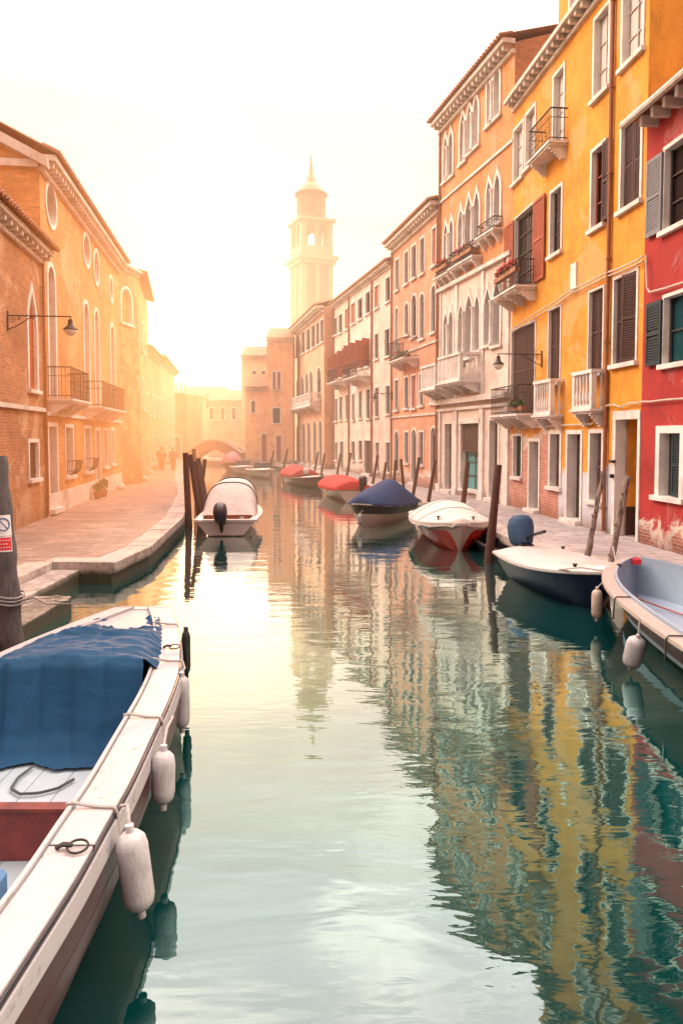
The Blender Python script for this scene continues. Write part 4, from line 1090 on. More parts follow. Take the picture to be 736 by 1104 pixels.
# ---- foreground work boat at the left
GZ = .80
OUT = [(183, 654), (190, 668), (194, 690), (193.5, 722), (183, 752), (168, 783), (137, 850), (114, 886), (86, 940), (0, 1071)]
out = [at_z(x, y, GZ) for x, y in OUT]; last = out[-1]; out.append(V((last.x-.02, 1.6, GZ))); out.append(V((last.x-.22, .2, GZ)))
inn = [at_z(x, y, GZ) for x, y in ((172, 668), (174, 690), (170, 705), (163, 722), (150, 750), (134, 780), (91, 848), (67, 880), (42, 920), (0, 980))]
def respl(p, n):
    d = [0]
    for a, b2 in zip(p, p[1:]): d.append(d[-1]+(b2-a).length)
    r = []
    for k in range(n+1):
        x = d[-1]*k/n; i = max(j for j in range(len(d)) if d[j] <= x+1e-9); i = min(i, len(p)-2)
        r.append(p[i].lerp(p[i+1], (x-d[i])/max(1e-9, d[i+1]-d[i])))
    return r
def smooth_line(p, it=3):
    for _ in range(it): p = [p[0]] + [(p[i-1]+p[i]*2+p[i+1])/4 for i in range(1, len(p)-1)] + [p[-1]]
    return p
out = smooth_line(respl(out, 60)); 
W1 = hullmat('peeling_white_paint', (.40, .38, .395), worn=.95, wc=(.16, .12, .11), rough=.5, z=-5)
H1 = hullmat('maroon_hull_paint', (.055, .012, .01), low=(.02, .025, .02), z=.02, wc=(.25, .1, .06))
b = thing('work_boat', 'long open work boat with broad white gunwale moored in the left foreground', 'boat', (-2.6, 5, 0))
CX = -2.62
def mir(p): return V((2*CX-p.x, p.y, p.z))
def offs(line, d):
    r = []
    for i, p in enumerate(line):
        t = line[min(i+1, len(line)-1)]-line[max(i-1, 0)]; n = V((t.y, -t.x, 0)).normalized()  # inward = towards -x
        r.append(p + n*d)
    return r
# line runs from stern to bow (towards the camera): inward normal check
ini = offs(out, .27)
if ini[30].x > out[30].x: ini = offs(out, -.27); SG = -1
else: SG = 1
def band(line, cuts, name, mat, both=True, par=b, bevel=0):
    """cuts: closed section as (inward offset, z)"""
    mb = MB()
    secs = [offs(line, SG*d) for d, z in cuts]
    rows = [[V((secs[k][i].x, secs[k][i].y, cuts[k][1])) for k in range(len(cuts))] for i in range(len(line))]
    mb.grid(rows, True); mb.face(rows[0]); mb.face(rows[-1])
    if both:
        rows = [[mir(p) for p in r] for r in rows]; mb.grid(rows, True); mb.face(rows[0]); mb.face(rows[-1])
    o = mb.build(name, mat, par, loc=(CX, 5, 0))
    if bevel: md = o.modifiers.new('bevel', 'BEVEL'); md.width = bevel; md.segments = 2; md.limit_method = 'ANGLE'
    return o
gun = band(out, [(0, GZ), (.245, GZ), (.245, GZ-.045), (0, GZ-.045)], 'gunwale', W1, bevel=.006)
band(out, [(.25, GZ+.022), (.278, GZ+.022), (.278, GZ-.14), (.25, GZ-.14)], 'coaming', W1, par=gun, bevel=.005)
band(out, [(-.026, GZ-.05), (-.036, GZ-.165), (.03, GZ-.165), (.01, GZ-.05)], 'white_strake', W1, bevel=.004)
band(out, [(-.016, GZ-.016), (-.002, GZ-.016), (-.002, GZ-.049), (-.016, GZ-.049)], 'dark_gap_strip', BLACKP, bevel=.002)  # black strip stands in for the dark gap between gunwale and strake
HC = [(-.028, GZ-.166), (-.015, .42), (.07, .18), (.15, -.02), (.4, -.2), (.8, -.3)]
secs = [offs(out, SG*d) for d, z in HC]
mb = MB()
rows = [[V((secs[k][i].x, secs[k][i].y, HC[k][1])) for k in range(len(HC))] for i in range(len(out))]
mb.grid(rows); mb.grid([[mir(p) for p in r] for r in rows])
mb.face(rows[0] + [mir(p) for p in rows[0]][::-1])
mb.build('hull', H1, b, smooth=50, loc=(CX, 5, 0))
band(out, [(-.02, .47), (.03, .47), (.03, .445), (-.01, .445)], 'lower_rail', H1)
# transom top, aft deck, inner lining, floor
mb = MB(); y1 = out[0].y; xr = out[0].x
mb.box(2*CX-xr+.01, xr-.01, y1-.14, y1+.02, .3, GZ-.002)
mb.box(2*CX-out[5].x+.2, out[5].x-.2, y1-1.35, y1-.14, GZ-.06, GZ-.012); mb.build('aft_deck', W1, b, loc=(CX, 9, GZ))
mb = MB(); rows = []
for i, p in enumerate(out):
    q1, q2 = offs(out, SG*.28)[i], offs(out, SG*.36)[i]
    rows.append([V((q1.x, q1.y, GZ-.03)), V((q2.x, q2.y, .12)), V((CX, q2.y, .11)), mir(V((q2.x, q2.y, .12))), mir(V((q1.x, q1.y, GZ-.03)))])
mb.grid(rows)
PLK = NT('blue_grey_planks'); v = PLK.coord('Object')
sp = PLK.node('ShaderNodeSeparateXYZ'); PLK.link(v, sp.inputs[0])
fr = PLK.math('FRACT', PLK.math('MULTIPLY', PLK.math('ADD', sp.outputs[0], 10.0), 3.6))
seam = PLK.ramp(fr, (0.0, 1.0), (.035, 0.0)); cc = PLK.mix(PLK.noise(v, 4, 6, .7), (.3, .38, .44), (.5, .56, .6)); cc = PLK.mix(seam, cc, (.02, .025, .03)); PLK.base(cc)
PLK.bump(PLK.math('SUBTRACT', PLK.noise(v, 6, 5), seam), .4, .01)
mb.build('floor', PLK.m, b, loc=(CX, 5, 0))
RB = simple('red_brown_paint', (.2, .035, .025), .55, .4, 5, .2, stain=(.08, .02, .02))
mb = MB(); mb.box(2*CX+1.82, -1.86, 4.98, 5.04, .12, .47); mb.box(2*CX+1.8, -1.84, 4.96, 5.06, .47, .495); mb.build('thwart_box', RB, b, loc=(CX, 4.2, .3))
mb = MB(); mb.box(2*CX+1.8, -2.05, 3.6, 4.45, .12, .4); o = mb.build('locker', cloth('pale_blue_paint', (.12, .24, .42)), b, loc=(CX, 3, .3)); md = o.modifiers.new('b', 'BEVEL'); md.width = .03
# lashings around the gunwale, ring, floor rope
def gpt(y, d, z):
    i = min(range(len(out)), key=lambda k: abs(out[k].y-y)); p = offs(out, SG*d)[i]; return V((p.x, y, z))
for y in (8.75, 7.3, 5.82, 4.38):
    q = MB(); q.tube([gpt(y, .29, GZ-.1), gpt(y, .285, GZ+.03), gpt(y, .25, GZ+.034), gpt(y, .12, GZ+.012), gpt(y-.01, -.005, GZ+.012), gpt(y-.02, -.025, GZ-.02), gpt(y-.02, -.03, GZ-.16)], .011, 6)
    q.build('lashing', ROPE, b, smooth=60, loc=gpt(y, .1, GZ))
for y in (3.92, 7.75):
    q = MB(); c = gpt(y, .1, GZ+.02); q.tube([c+V((.055*cos(a)+.03, .05*sin(a), .004+.01*sin(a)))for a in [2*pi*k/20 for k in range(21)]], .007, 6, cap=False); q.tube([c+V((-.09, .01, -.01)), c+V((-.05, 0, .015)), c+V((.0, 0, .012))], .014, 6)
    q.build('mooring_ring', IRON, b, smooth=60, loc=c)
q = MB(); q.box(gpt(3.98, .24, 0).x, gpt(3.98, .0, 0).x+.01, 3.965, 3.975, GZ-.01, GZ+.004); q.build('plank_joint', BLACKP, b, loc=gpt(3.97, .1, GZ))
q = MB(); pp = [at_z(x, y, .14) for x, y in ((36, 826), (20, 838), (12, 850), (22, 856), (42, 855), (62, 850), (80, 840))]; q.tube(respl(pp, 24), .012, 6)
tag(q.build('loose_rope', simple('dark_rope', (.08, .09, .1), .9), None, smooth=60, loc=pp[3]), 'thin dark rope lying in a loop on the blue grey boat floor', 'rope')
# fenders of the work boat
fender((-1.2, 4.2, .52), [(-1.27, 4.3, .86), (-1.33, 4.37, GZ+.02)], .47, .092, 'largest grubby white fender nearest the camera on the work boat', FEND, 'white fenders hanging on the work boat', tilt=(-.12, .0))
fender((-1.3, 5.3, .56), [(-1.33, 5.55, .82), (-1.34, 5.8, GZ+.02)], .38, .085, 'white fender hanging from the gunwale between the nearest and the farthest white ones', FEND, 'white fenders hanging on the work boat', tilt=(0, .1))
fender((-1.53, 7.0, .5), [(-1.52, 7.1, .8), (-1.58, 7.28, GZ+.01)], .5, .075, 'slim white fender farthest along the side of the work boat', FEND, 'white fenders hanging on the work boat')
fender((-1.76, 8.3, .6), [(-1.78, 8.35, .88), (-1.78, 8.5, GZ+.01)], .5, .05, 'thin black fender near the stern of the work boat', BLACKP, 'white fenders hanging on the work boat')
# blue tarpaulin
mb = MB(); rnd = random.Random(4); rows = []
NX, NY = 110, 80
yT = 9.15; prof = [(yT, GZ+.01), (8.75, GZ+.03), (8.0, GZ+.16), (7.35, GZ+.17), (7.02, GZ+.16), (6.93, GZ+.08), (6.88, .72), (6.8, .5), (6.7, .3), (6.55, .17), (6.35, .15)]
pl = respl([V((0, y, z)) for y, z in prof], NY); 
from mathutils import noise as mn
for j, p in enumerate(pl):
    y = p.y; r = []
    xo = offs(out, SG*.20)
    i = min(range(len(out)), key=lambda k: abs(out[k].y-y)); edge = xo[i].x if y > 7.05 else xo[i].x - .13
    xl = 2*CX-edge
    for k in range(NX+1):
        f = k/NX; x = xl+(edge-xl)*f
        side = abs(2*f-1); z = p.z
        if y > 7.05: z = min(p.z, GZ+.02 + (p.z-GZ-.02)*(1-side**5))
        fold = mn.noise(V((x*1.6+y*.9, y*1.1-x*.6, 3)))*.06 + (.5-abs(mn.noise(V((x*2.2-y*2.6, y*1.0+x*.9, 7)))))**3*.6 + (.5-abs(mn.noise(V((x*1.3+y*4.2, y*1.2-x*.7, 17)))))**4*.8 - .10
        hang = mn.noise(V((x*2.4, 0, 1)))*.13 + (.5-abs(mn.noise(V((x*3.2+y*.6, .3*y, 1)))))**3*.28
        yy = y
        if j > NY*.42: yy = y + hang*min(1, (j/NY-.42)*4); z += fold*.3; z = max(z, .14+.01*rnd.random())
        elif y > 7.05: z += fold*(.25+.75*(1-side**4)) - (.0)
        if j == NY: yy += .12*mn.noise(V((x*3, 5, 5)))
        r.append(V((x, yy, z)))
    rows.append(r)
mb.grid(rows)
TARP = cloth('bright_blue_tarp', (.0, .05, .125), .85, .35)
o = mb.build('tarpaulin', TARP, None, smooth='all', loc=(CX, 8, GZ)); md = o.modifiers.new('s', 'SUBSURF'); md.levels = 1; md.render_levels = 1
tag(o, 'bright blue tarpaulin stretched over the stern half of the white work boat', 'tarpaulin')

# ---- big mooring post at the far left with its notices
b = thing('mooring_post', 'thick weathered grey mooring post with a no stopping notice beside the work boat', 'mooring post', (-4.72, 10.4, 0))
mb = MB(); pts = [V((-4.62, 10.3, -.6)), V((-4.68, 10.35, .6)), V((-4.76, 10.4, 1.6)), V((-4.84, 10.44, 2.6)), V((-4.86, 10.45, 2.75))]
p2 = respl(pts, 26); rs = [.165+.012*sin(i*1.3)+.008*random.random() - .001*i for i in range(27)]; mb.tube(p2, rs, 18)
mb.build('post', POLEG, b, smooth=60, loc=(-4.7, 10.4, 0))
def sgn(z0, z1, w, mat, nm, par, off=.0):
    c0 = V((-4.76, 10.4, 0)); mb = MB(); rows = []
    for z in (z0, z1):
        cx = -4.68-.08*(z-.6); cy = 10.35+.05*(z-.6)
        rows.append([V((cx+(.172+off)*sin(a), cy-(.172+off)*cos(a), z)) for a in [R(25)+(i/8-.5)*w/.17 for i in range(9)]])
    mb.grid(rows); return mb.build(nm, mat, par, loc=(c0.x, c0.y, z0))
SWH = simple('sign_white', (.8, .78, .78), .4, .05, 3, 0); SRED = simple('sign_red', (.65, .03, .04), .4, .05, 3, 0); SBL = simple('sign_dark_blue', (.05, .08, .25), .4, .05, 3, 0)
sg = thing('notice_sign', 'white notice with blue ring above a red label fixed to the grey mooring post', 'sign', (-4.68, 10.2, 1.7))
sgn(1.66, 1.95, .24, SWH, 'white_plate', sg); sgn(1.44, 1.655, .22, SWH, 'label_backing', sg); sgn(1.46, 1.64, .2, SRED, 'red_label', sg, .003)
mb = MB()
def sp_(a, z, o=.176): 
    cx = -4.68-.08*(z-.6); cy = 10.35+.05*(z-.6); return V((cx+o*sin(R(25)+a), cy-o*cos(R(25)+a), z))
mb.tube([sp_(.08+.5*cos(t)*.9, 1.82+.085*sin(t)) for t in [2*pi*k/20 for k in range(21)]], .009, 5, cap=False); mb.tube([sp_(-.2, 1.88), sp_(.36, 1.76)], .008, 5)
mb.build('ring_symbol', SBL, sg, loc=(-4.68, 10.2, 1.8))
mb = MB()
for k, zz in enumerate((1.6, 1.55, 1.5)): 
    for j in range(5-k%2): mb.tube([sp_(-.45+j*.2, zz, .1765), sp_(-.35+j*.2, zz, .1765)], .008, 4)
mb.build('label_lettering', SWH, sg, loc=(-4.68, 10.2, 1.5))
mb = MB()
for k in range(3): mb.tube([V((-4.66+.2*cos(a), 10.33+.2*sin(a), .72+.05*k+.02*sin(a*2))) for a in [2*pi*i/20 for i in range(21)]], .014, 6, cap=False)
mb.tube([V((-4.5, 10.2, .75)), V((-4.2, 10.05, .84)), V((-3.9, 9.75, .82)), V((-3.4, 9.7, .84))], .012, 6)
tag(mb.build('mooring_line', ROPE, None, smooth=60, loc=(-4.6, 10.3, .7)), 'grey mooring line wound round the thick post and led to the work boat', 'rope')
mb = MB(); mb.tube([V((-5.9, 10.7, .3)), V((-5.2, 12.6, .26)), V((-4.95, 12.85, .26)), V((-4.74, 12.75, .2)), V((-4.6, 12.0, .35)), V((-4.3, 11, .6)), V((-3.9, 9.9, .83))], .013, 6)
tag(mb.build('mooring_line', ROPE, None, smooth=60, loc=(-4.8, 12, .3)), 'line running over the lower landing step down to the work boat', 'rope')

# ---- right open boat
B1 = Boat((5.35, 13.5), (.09, 1), 7.4, 2.3, .74, .8, 2.6, .25, .14, .5)
b = B1.thing('open_rowing_boat', 'large open wooden boat with worn tan gunwale and pale blue inside at the right edge')
TAN = hullmat('worn_tan_paint', (.48, .39, .35), worn=.95, wc=(.6, .55, .55), z=-5); BRN = hullmat('brown_hull_wood', (.1, .03, .02), low=(.015, .02, .02), z=.12, wc=(.1, .05, .04))
PB = hullmat('pale_blue_inside', (.3, .38, .48), worn=.5, wc=(.4, .43, .48), z=-5, rough=.6)
B1.shell(0, .965, 'hull', BRN, b); B1.shell(.965, .998, 'top_strake', TAN, b, off=.012); B1.rail('gunwale', TAN, b, .16, .05, .04); B1.inner('lining', PB, b, .2, .2)
mb = MB()
for side in (-1, 1):
    rows = []
    for i in range(31):
        t = .02+.95*i/30; bb = max(.0, B1.hb(t)-.165); z = B1.zg(t); rows.append([B1.T(t*B1.L, side*bb, z-.12), B1.T(t*B1.L, side*bb, z+.045), B1.T(t*B1.L, side*max(0, bb-.035), z+.045), B1.T(t*B1.L, side*max(0, bb-.035), z-.12)])
    mb.grid(rows, True)
mb.build('coaming', PB, b, loc=B1.o)
mb = MB(); mb.hexa([B1.T(x, y, z) for z in (.44, .48) for x, y in ((2.2, -.85), (2.5, -.85), (2.5, .85), (2.2, .85))]); mb.build('seat', PB, b, loc=B1.T(2.3, 0, .46))
mb = MB(); mb.tube([B1.T(6.7, .5, .6), B1.T(6.3, .35, .34), B1.T(5.8, -.1, .23), B1.T(5.0, -.35, .23), B1.T(4.2, -.4, .23)], .014, 6)
tag(mb.build('red_rope', simple('red_rope', (.4, .12, .08), .9), None, smooth=60, loc=B1.T(5, 0, .3)), 'reddish rope lying on the pale blue floor of the right open boat', 'rope')
for x in (4.2, 2.2):
    mb = MB(); y = B1.hb(x/B1.L); z = B1.zg(x/B1.L)
    mb.tube([B1.T(x, y-.26, z+.055), B1.T(x, y-.24, z+.02), B1.T(x, y+.03, z+.018), B1.T(x, y+.055, z-.02), B1.T(x-.05, y+.08, .46)], .011, 6); mb.build('lashing', BLACKP, b, smooth=60, loc=B1.T(x, y, z))
def dfender(x, label):
    p = B1.T(x, B1.hb(x/B1.L)+.1, .3); fender(p, [B1.T(x, B1.hb(x/B1.L)+.04, .74)], .42, .12, label, FEND, 'fenders lying against the right open boat', tilt=(.1, -.25))
dfender(3.1, 'ribbed white fender hanging low against the brown side of the right open boat'); 
fender((4.03, 11.6, .40), [(4.2, 11.8, .72)], .46, .085, 'tan fender hanging at the bow of the right open boat', FENDT, None)
b = thing('fuel_can', 'small red plastic can standing on the bow of the right open boat', 'can', (5.25, 13.12, .77)); mb = MB(); mb.box(5.18, 5.32, 13.07, 13.17, .765, .86); mb.tube([(5.2, 13.12, .86), (5.22, 13.12, .89), (5.28, 13.12, .89), (5.3, 13.12, .86)], .01, 6)
o = mb.build('can_body', SRED, b, loc=(5.25, 13.1, .77)); md = o.modifiers.new('b', 'BEVEL'); md.width = .02; md.segments = 2

# ---- dark blue boat with white deck
B2 = Boat((4.6, 12.6), (.20, -1), 3.3, 1.75, .60, .82, 2.7, .5, .22, .45)
b = B2.thing('motor_boat', 'dark navy motor boat with smooth white deck and cloth wrapped outboard')
NAVY = hullmat('navy_hull', (.012, .025, .07), low=(.01, .02, .02), z=.04, worn=.1, wc=(.1, .12, .18), rough=.3)
GEL = simple('white_gelcoat', (.72, .66, .64), .3, .08, 3, .05, stain=(.6, .54, .5))
NAVY.node_tree.nodes['Principled BSDF'].inputs['Specular IOR Level'].default_value = .15
B2.shell(0, .93, 'hull', NAVY, b); B2.shell(.93, 1.0, 'white_edge', GEL, b, off=.015); B2.rail('rub_rail', GEL, b, .08, .045, .045); B2.deck('deck', GEL, b, 0.0, .995, .1, -.005)
mb = MB()
for x, y in ((3.4, .1), (3.0, -.5), (.5, .6)): mb.lathe(B2.T(x, y, B2.zg(x/B2.L)+.08), [(.03, 0), (.03, .03), (.045, .04), (.045, .055)], 10)
mb.build('deck_fittings', BLACKP, b, smooth=40, loc=B2.T(2, 0, .6))
COWL = cloth('blue_grey_motor_cloth', (.03, .075, .15)); outboard(b, B2.T(.02, .0, .66), B2.f, 1.5, R(-8) , COWL)
mb = MB(); mb.tube([B2.T(3.5, -.2, .78), B2.T(3.2, -.5, .8), B2.T(2.9, -.75, .72), (5.0, 13.3, .5), (5.15, 14.0, .95)], .014, 6)
tag(mb.build('mooring_line', ROPE, None, smooth=60, loc=(5, 13.3, .6)), 'line tying the bow of the navy boat to the forked rough stake', 'rope')

# ---- red and white boat
B3 = Boat((3.15, 19.3), (.02, -1), 4.2, 2.1, .64, .85, 3.6, .4, .2, .5)
b = B3.thing('covered_boat', 'boat with cream cover and red hull with a white V at its bow')
REDH = hullmat('red_hull', (.6, .045, .02), z=.02, worn=.15, rough=.3); CRM = hullmat('cream_hull', (.68, .6, .52), z=-5, worn=.15, rough=.35)
wf = lambda t: .80 - .72*max(0, (t-.955)/.045)**1.4
B3.shell(0, .5, 'hull', REDH, b, w1f=wf); B3.shell(.5, 1, 'upper_hull', CRM, b, w0f=lambda t: wf(t)); B3.rail('rub_rail', CRM, b, .06, .06, .04)
hf = lambda u: .10+.42*max(0, sin(pi*min(1, max(0, (u*1.08))))**.8)
B3.deck('boat_cover', CREAMC, b, .01, .985, dz=.02, over=.035, skirt=.1, hfun=hf, wrinkle=.012)
mb = MB()
for x, y in ((3.9, .35), (3.7, -.55)): mb.lathe(B3.T(x, y, B3.zg(.9)+.06), [(.05, 0), (.02, .03), (.02, .09), (.06, .1), (.06, .12)], 8)
mb.build('cleats', IRON, b, loc=B3.T(3.8, 0, .7))

# lashings over the cream cover and a dark rubbing strip on the navy boat
for u in (.25, .5, .75):
    q = MB(); t = .01+.975*u; bb = B3.hb(t)+.045
    q.tube([B3.T(t*B3.L, bb*(k/8), B3.zg(t)+.035+hf(u)*(1-abs(k/8)**1.9)) for k in range(-8, 9)], .009, 5); q.build('lashing', ROPE, b, smooth=60, loc=B3.T(t*B3.L, 0, .7))
# ---- low black hull standing in for the shaded quay face
B8 = Boat((4.35, 16.0), (.12, -1), 4.6, .9, .3, .6, 2.2, .3, .3, .5)
b = B8.thing('shade_hull', 'low black hull added for the shaded quay face beside the tall brown mooring pole')
BLK = hullmat('black_hull', (.012, .012, .014), z=-5, worn=.15); B8.shell(0, 1, 'hull', BLK, b); B8.rail('rub_rail', BLK, b, .06, .04, .02); B8.inner('lining', BLK, b, .06)

# ---- boat under the blue cover
B4 = Boat((.55, 24.6), (-.45, -.89), 3.8, 1.8, .62, .8, 2.6, .45, .3, .5)
b = B4.thing('covered_boat', 'boat with pointed blue cloth cover and a black stripe on its white hull')
B4.shell(0, .66, 'hull', CRM, b); B4.shell(.66, 1, 'black_band', BLK, b); B4.rail('rub_rail', WHITEP, b, .05, .04, .03)
hb4 = lambda u: .12+.72*max(0, min(1, u/.35 if u < .35 else (1-u)/.62))**.6
B4.deck('boat_cover', BLUEC, b, -.03, .93, dz=.03, over=.04, skirt=.05, hfun=hb4, wrinkle=.015)
fender((.6, 24.0, .35), [(.7, 24.2, .62)], .34, .08, 'small white fender at the bow of the blue covered boat', FEND, None)

# ---- red covered boat, red brown one, open ones and far ones
B5 = Boat((-.75, 39.0), (-.28, .96), 5.0, 1.95, .6, .9, 2.4, .3, .2, .45)
b = B5.thing('covered_boat', 'white boat with bright red cover and black outboard facing the camera')
B5.shell(0, 1, 'hull', CRM, b); B5.rail('rub_rail', REDH, b, .05, .05, .03); B5.deck('boat_cover', REDC, b, .06, .97, dz=.03, over=.04, skirt=.12, hfun=lambda u: .12+.38*sin(pi*min(1, u*.9+.1))**.7, wrinkle=.015)
outboard(b, B5.T(0, -.3, .7), B5.f, 1.1, 0, BLACKP, False)
B6 = Boat((-3.7, 49.5), (-.35, .93), 4.8, 1.9, .6, .9, 2.4, .3, .2, .45)
b = B6.thing('covered_boat', 'boat with dull dark red arched cover behind the bright red covered one')
B6.shell(0, 1, 'hull', CRM, b); B6.rail('rub_rail', BRN, b, .05, .05, .03); B6.deck('boat_cover', REDD, b, .1, .97, dz=.03, over=.04, skirt=.12, hfun=lambda u: .15+.42*sin(pi*min(1, u*.9+.1))**.6, wrinkle=.015); outboard(b, B6.T(0, .2, .66), B6.f, 1.0, 0, WHITEP, False)
B7 = Boat((-1.2, 43.0), (.4, -.9), 4.2, 1.6, .55, .7, 2.2, .4, .3, .45)
b = B7.thing('open_boat', 'small brown open boat with white bow lying between the two red covered boats')
B7.shell(0, 1, 'hull', BRN, b); B7.rail('gunwale', WHITEP, b, .08, .04, .03); B7.inner('lining', BRN, b, .15); B7.deck('fore_deck', WHITEP, b, .62, .99, .08)
for i, (bow, hd, lab) in enumerate((((-5.0, 52.5), (.35, -.93), 'pale flat white boat nearest of the two hazy white boats at the canal end'), ((-7.2, 57.5), (.3, -.95), 'farther hazy white boat with open cockpit at the canal end'))):
    X = Boat(bow, hd, 4.8, 1.8, .55, .8, 2.3, .4, .25, .45); b = X.thing('white_boat', lab, group='hazy white boats at the canal end')
    X.shell(0, 1, 'hull', CRM, b); X.rail('gunwale', WHITEP, b, .08, .04, .03); X.inner('lining', WHITEP, b, .15); X.deck('fore_deck', WHITEP, b, .5, .99, .12)
    mb = MB(); rows = []
    for k in range(9):
        y = (k/8-.5)*1.3; rows.append([X.T(2.5, y, .7), X.T(2.2, y*.92, 1.05)])
    mb.grid(rows); mb.build('windscreen', GLASS, b, loc=X.T(2.3, 0, .8))
B9 = Boat((-9.3, 62.5), (.1, -1), 5.0, 2.0, .7, .8, 2.3, .4, .25, .45)
b = B9.thing('covered_boat', 'mauve covered boat moored just before the arched footbridge')
B9.shell(0, 1, 'hull', BRN, b); B9.rail('gunwale', WHITEP, b, .08, .04, .03); B9.deck('boat_cover', PINKC, b, .0, .97, dz=.03, over=.04, skirt=.12, hfun=lambda u: .2+.8*sin(pi*min(1, u*.9+.1))**.6, wrinkle=.015)

# ---- white boat with canopy on the left side
B10 = Boat((-3.85, 28.0), (-.06, 1), 5.6, 1.95, .5, .94, 2.6, .4, .35, .35)
b = B10.thing('canopy_boat', 'white boat with rounded canopy cover and tilted outboard moored beside the left quay')
B10.shell(0, .9, 'hull', hullmat('pale_hull', (.62, .55, .5), z=.05, worn=.3), b); B10.rail('gunwale', WHITEP, b, .2, .07, .03)
B10.inner('lining', simple('orange_brown_inside', (.35, .14, .06), .6), b, .12, .18)
WIND = simple('clear_pale_cover', (.7, .62, .58), .35, .1, 3, .1)
def can(t0, t1, h0, h1, nm, m, inset=.12, par=b):
    mb = MB(); rows = []
    for i in range(15):
        t = t0+(t1-t0)*i/14; bb = B10.hb(t)-inset; z = B10.zg(t); hh = h0+(h1-h0)*sin(pi/2*min(1, i/9)) if t0 < .3 else h1*(1-(i/14)**2.2)+.02
        rows.append([B10.T(t*B10.L, bb*(abs(cos(a))**.7)*(1 if cos(a) > 0 else -1), z+hh*sin(a)**.75) for a in [pi*k/18 for k in range(19)]])
    mb.grid(rows); return mb.build(nm, m, par, smooth='all', loc=B10.o)
can(.17, .62, .05, 1.05, 'canopy', WHITEC); can(.62, .97, 1.05, 1.05, 'front_canopy', WHITEC)
mb = MB()
for t, hh in ((.40, 1.01), (.62, 1.07)):
    bb = B10.hb(t)-.11; z = B10.zg(t); mb.tube([B10.T(t*B10.L, bb*(abs(cos(a))**.7)*(1 if cos(a) > 0 else -1), z+hh*sin(a)**.75) for a in [pi*k/18 for k in range(1, 18)]], .02, 6)
mb.build('canopy_hoops', IRON, b, smooth=60, loc=B10.o)
mb = MB(); z = B10.zg(.15); mb.hexa([B10.T(x, y, zz) for zz in (.15, z+.05) for x, y in ((.95, -.72), (1.02, -.72), (1.02, .72), (.95, .72))]); mb.build('bulkhead', simple('orange_brown_inside', (.35, .14, .06)), b, loc=B10.T(1, 0, .3))
mb = MB(); mb.lathe(B10.T(.94, -.42, .42), [(.09, 0), (.09, .02), (.05, .03)], 14, -B10.f); mb.build('round_fitting', WHITEP, b, loc=B10.T(.9, -.4, .4))
outboard(b, B10.T(-.02, .12, .6), B10.f, 1.25, R(-32), simple('dark_motor_cowl', (.06, .045, .05), .3, .1, 4, 0), False)

# ================================================================== MOORING POLES
def pole(x0, y0, z0, x1, y1, z1, r, mat, label, group=None, rough=0, fork=False, name='mooring_pole'):
    p = [V((x0, y0, z0)).lerp(V((x1, y1, z1)), k/14) for k in range(15)]; rnd = random.Random(hash(label) % 999 if False else len(label))
    if rough: p = [q+V((rnd.uniform(-1, 1), rnd.uniform(-1, 1), 0))*rough for q in p]
    rs = [r*(1.12-.28*k/14)*(1+rnd.uniform(-1, 1)*(.16 if rough else .03)) for k in range(15)]
    mb = MB(); mb.tube(p, rs, 10)
    if rough:
        for k in (6, 9, 12): mb.tube([p[k], p[k]+V((rnd.uniform(-.12, .12), -.1, .08))], [r*.5, r*.25], 6)
    o = mb.build(name, mat, None, smooth=50, loc=(x0, y0, 0)); tag(o, label, 'mooring pole', group); return o
def pole_px(xb, Yb, xt, yt, r, mat, label, group=None, rough=0, zb=-.5, Yt=None):
    Yt = Yt or Yb; top = at_y(xt, yt, Yt); xw = (xb-368)/800*Yb; k = (top.z-zb)/(top.z-.0)
    x0 = top.x+(xw-top.x)*k
    return pole(x0, Yb, zb, top.x, Yt, top.z, r, mat, label, group, rough)
GP = 'leaning wooden mooring poles along the right quay'
pole_px(527.5, 17.7, 537, 501, .105, POLEW, 'tallest thick brown pole standing in the water before the navy boat', GP)
pole_px(496, 22.8, 504, 498, .085, POLEW, 'brown leaning pole behind the cream covered boat in front of the teal shop', GP)
pole_px(630, 15.75, 650, 508, .062, POLER, 'rough barked stake leaning right in front of the yellow house door', GP, .02)
pole_px(655, 14.3, 676, 513, .068, POLER, 'rough barked dark stake nearest the open boat in front of the passage', GP, .022)
pole_px(460, 29.3, 469, 496, .08, POLEW, 'reddish pole right of the blue covered boat', GP)
pole_px(443, 31.5, 452, 493, .08, POLEW, 'reddish pole leaning behind the peak of the blue cover', GP)
pole_px(437, 32, 432, 495, .07, POLEW, 'short reddish pole left of the peak of the blue cover', GP)
pole_px(424, 34, 426, 496, .07, POLEW, 'thin reddish pole close to the pink house pilaster', GP)
pole_px(400, 40, 407, 491, .08, POLEW, 'pale leaning pole right of the bright red cover', GP)
pole_px(411, 38, 416, 498, .08, POLEW, 'leaning pole between the bright red and the blue covers', GP)
pole_px(362, 48, 367, 489, .08, POLEW, 'slim pole behind the bright red cover before the cream house', GP)
pole_px(372, 46, 378, 488, .08, POLEW, 'second slim pole behind the bright red cover', GP)
pole_px(345, 51, 350, 489, .08, POLEW, 'pole rising over the small brown open boat', GP)
pole_px(338, 54, 343, 487, .08, POLEW, 'far slim pole behind the dull red cover', GP)
pole_px(304, 56, 310, 484, .08, POLEW, 'far pole at the left of the dull red cover', GP)
pole_px(290, 62, 295, 486, .09, POLEW, 'farthest hazy pole before the boathouse door', GP)
GL = 'cluster of dark mooring poles beside the left quay'
pole_px(203, 24.6, 200, 488, .11, POLEW, 'upright thick pole nearest in the cluster at the left quay', GL)
pole_px(216, 25.4, 205, 490, .10, POLEW, 'pole leaning steeply left against the upright one by the quay', GL)
pole_px(222, 27.0, 211, 497, .10, POLEW, 'leaning pole second from the upright one by the quay', GL)
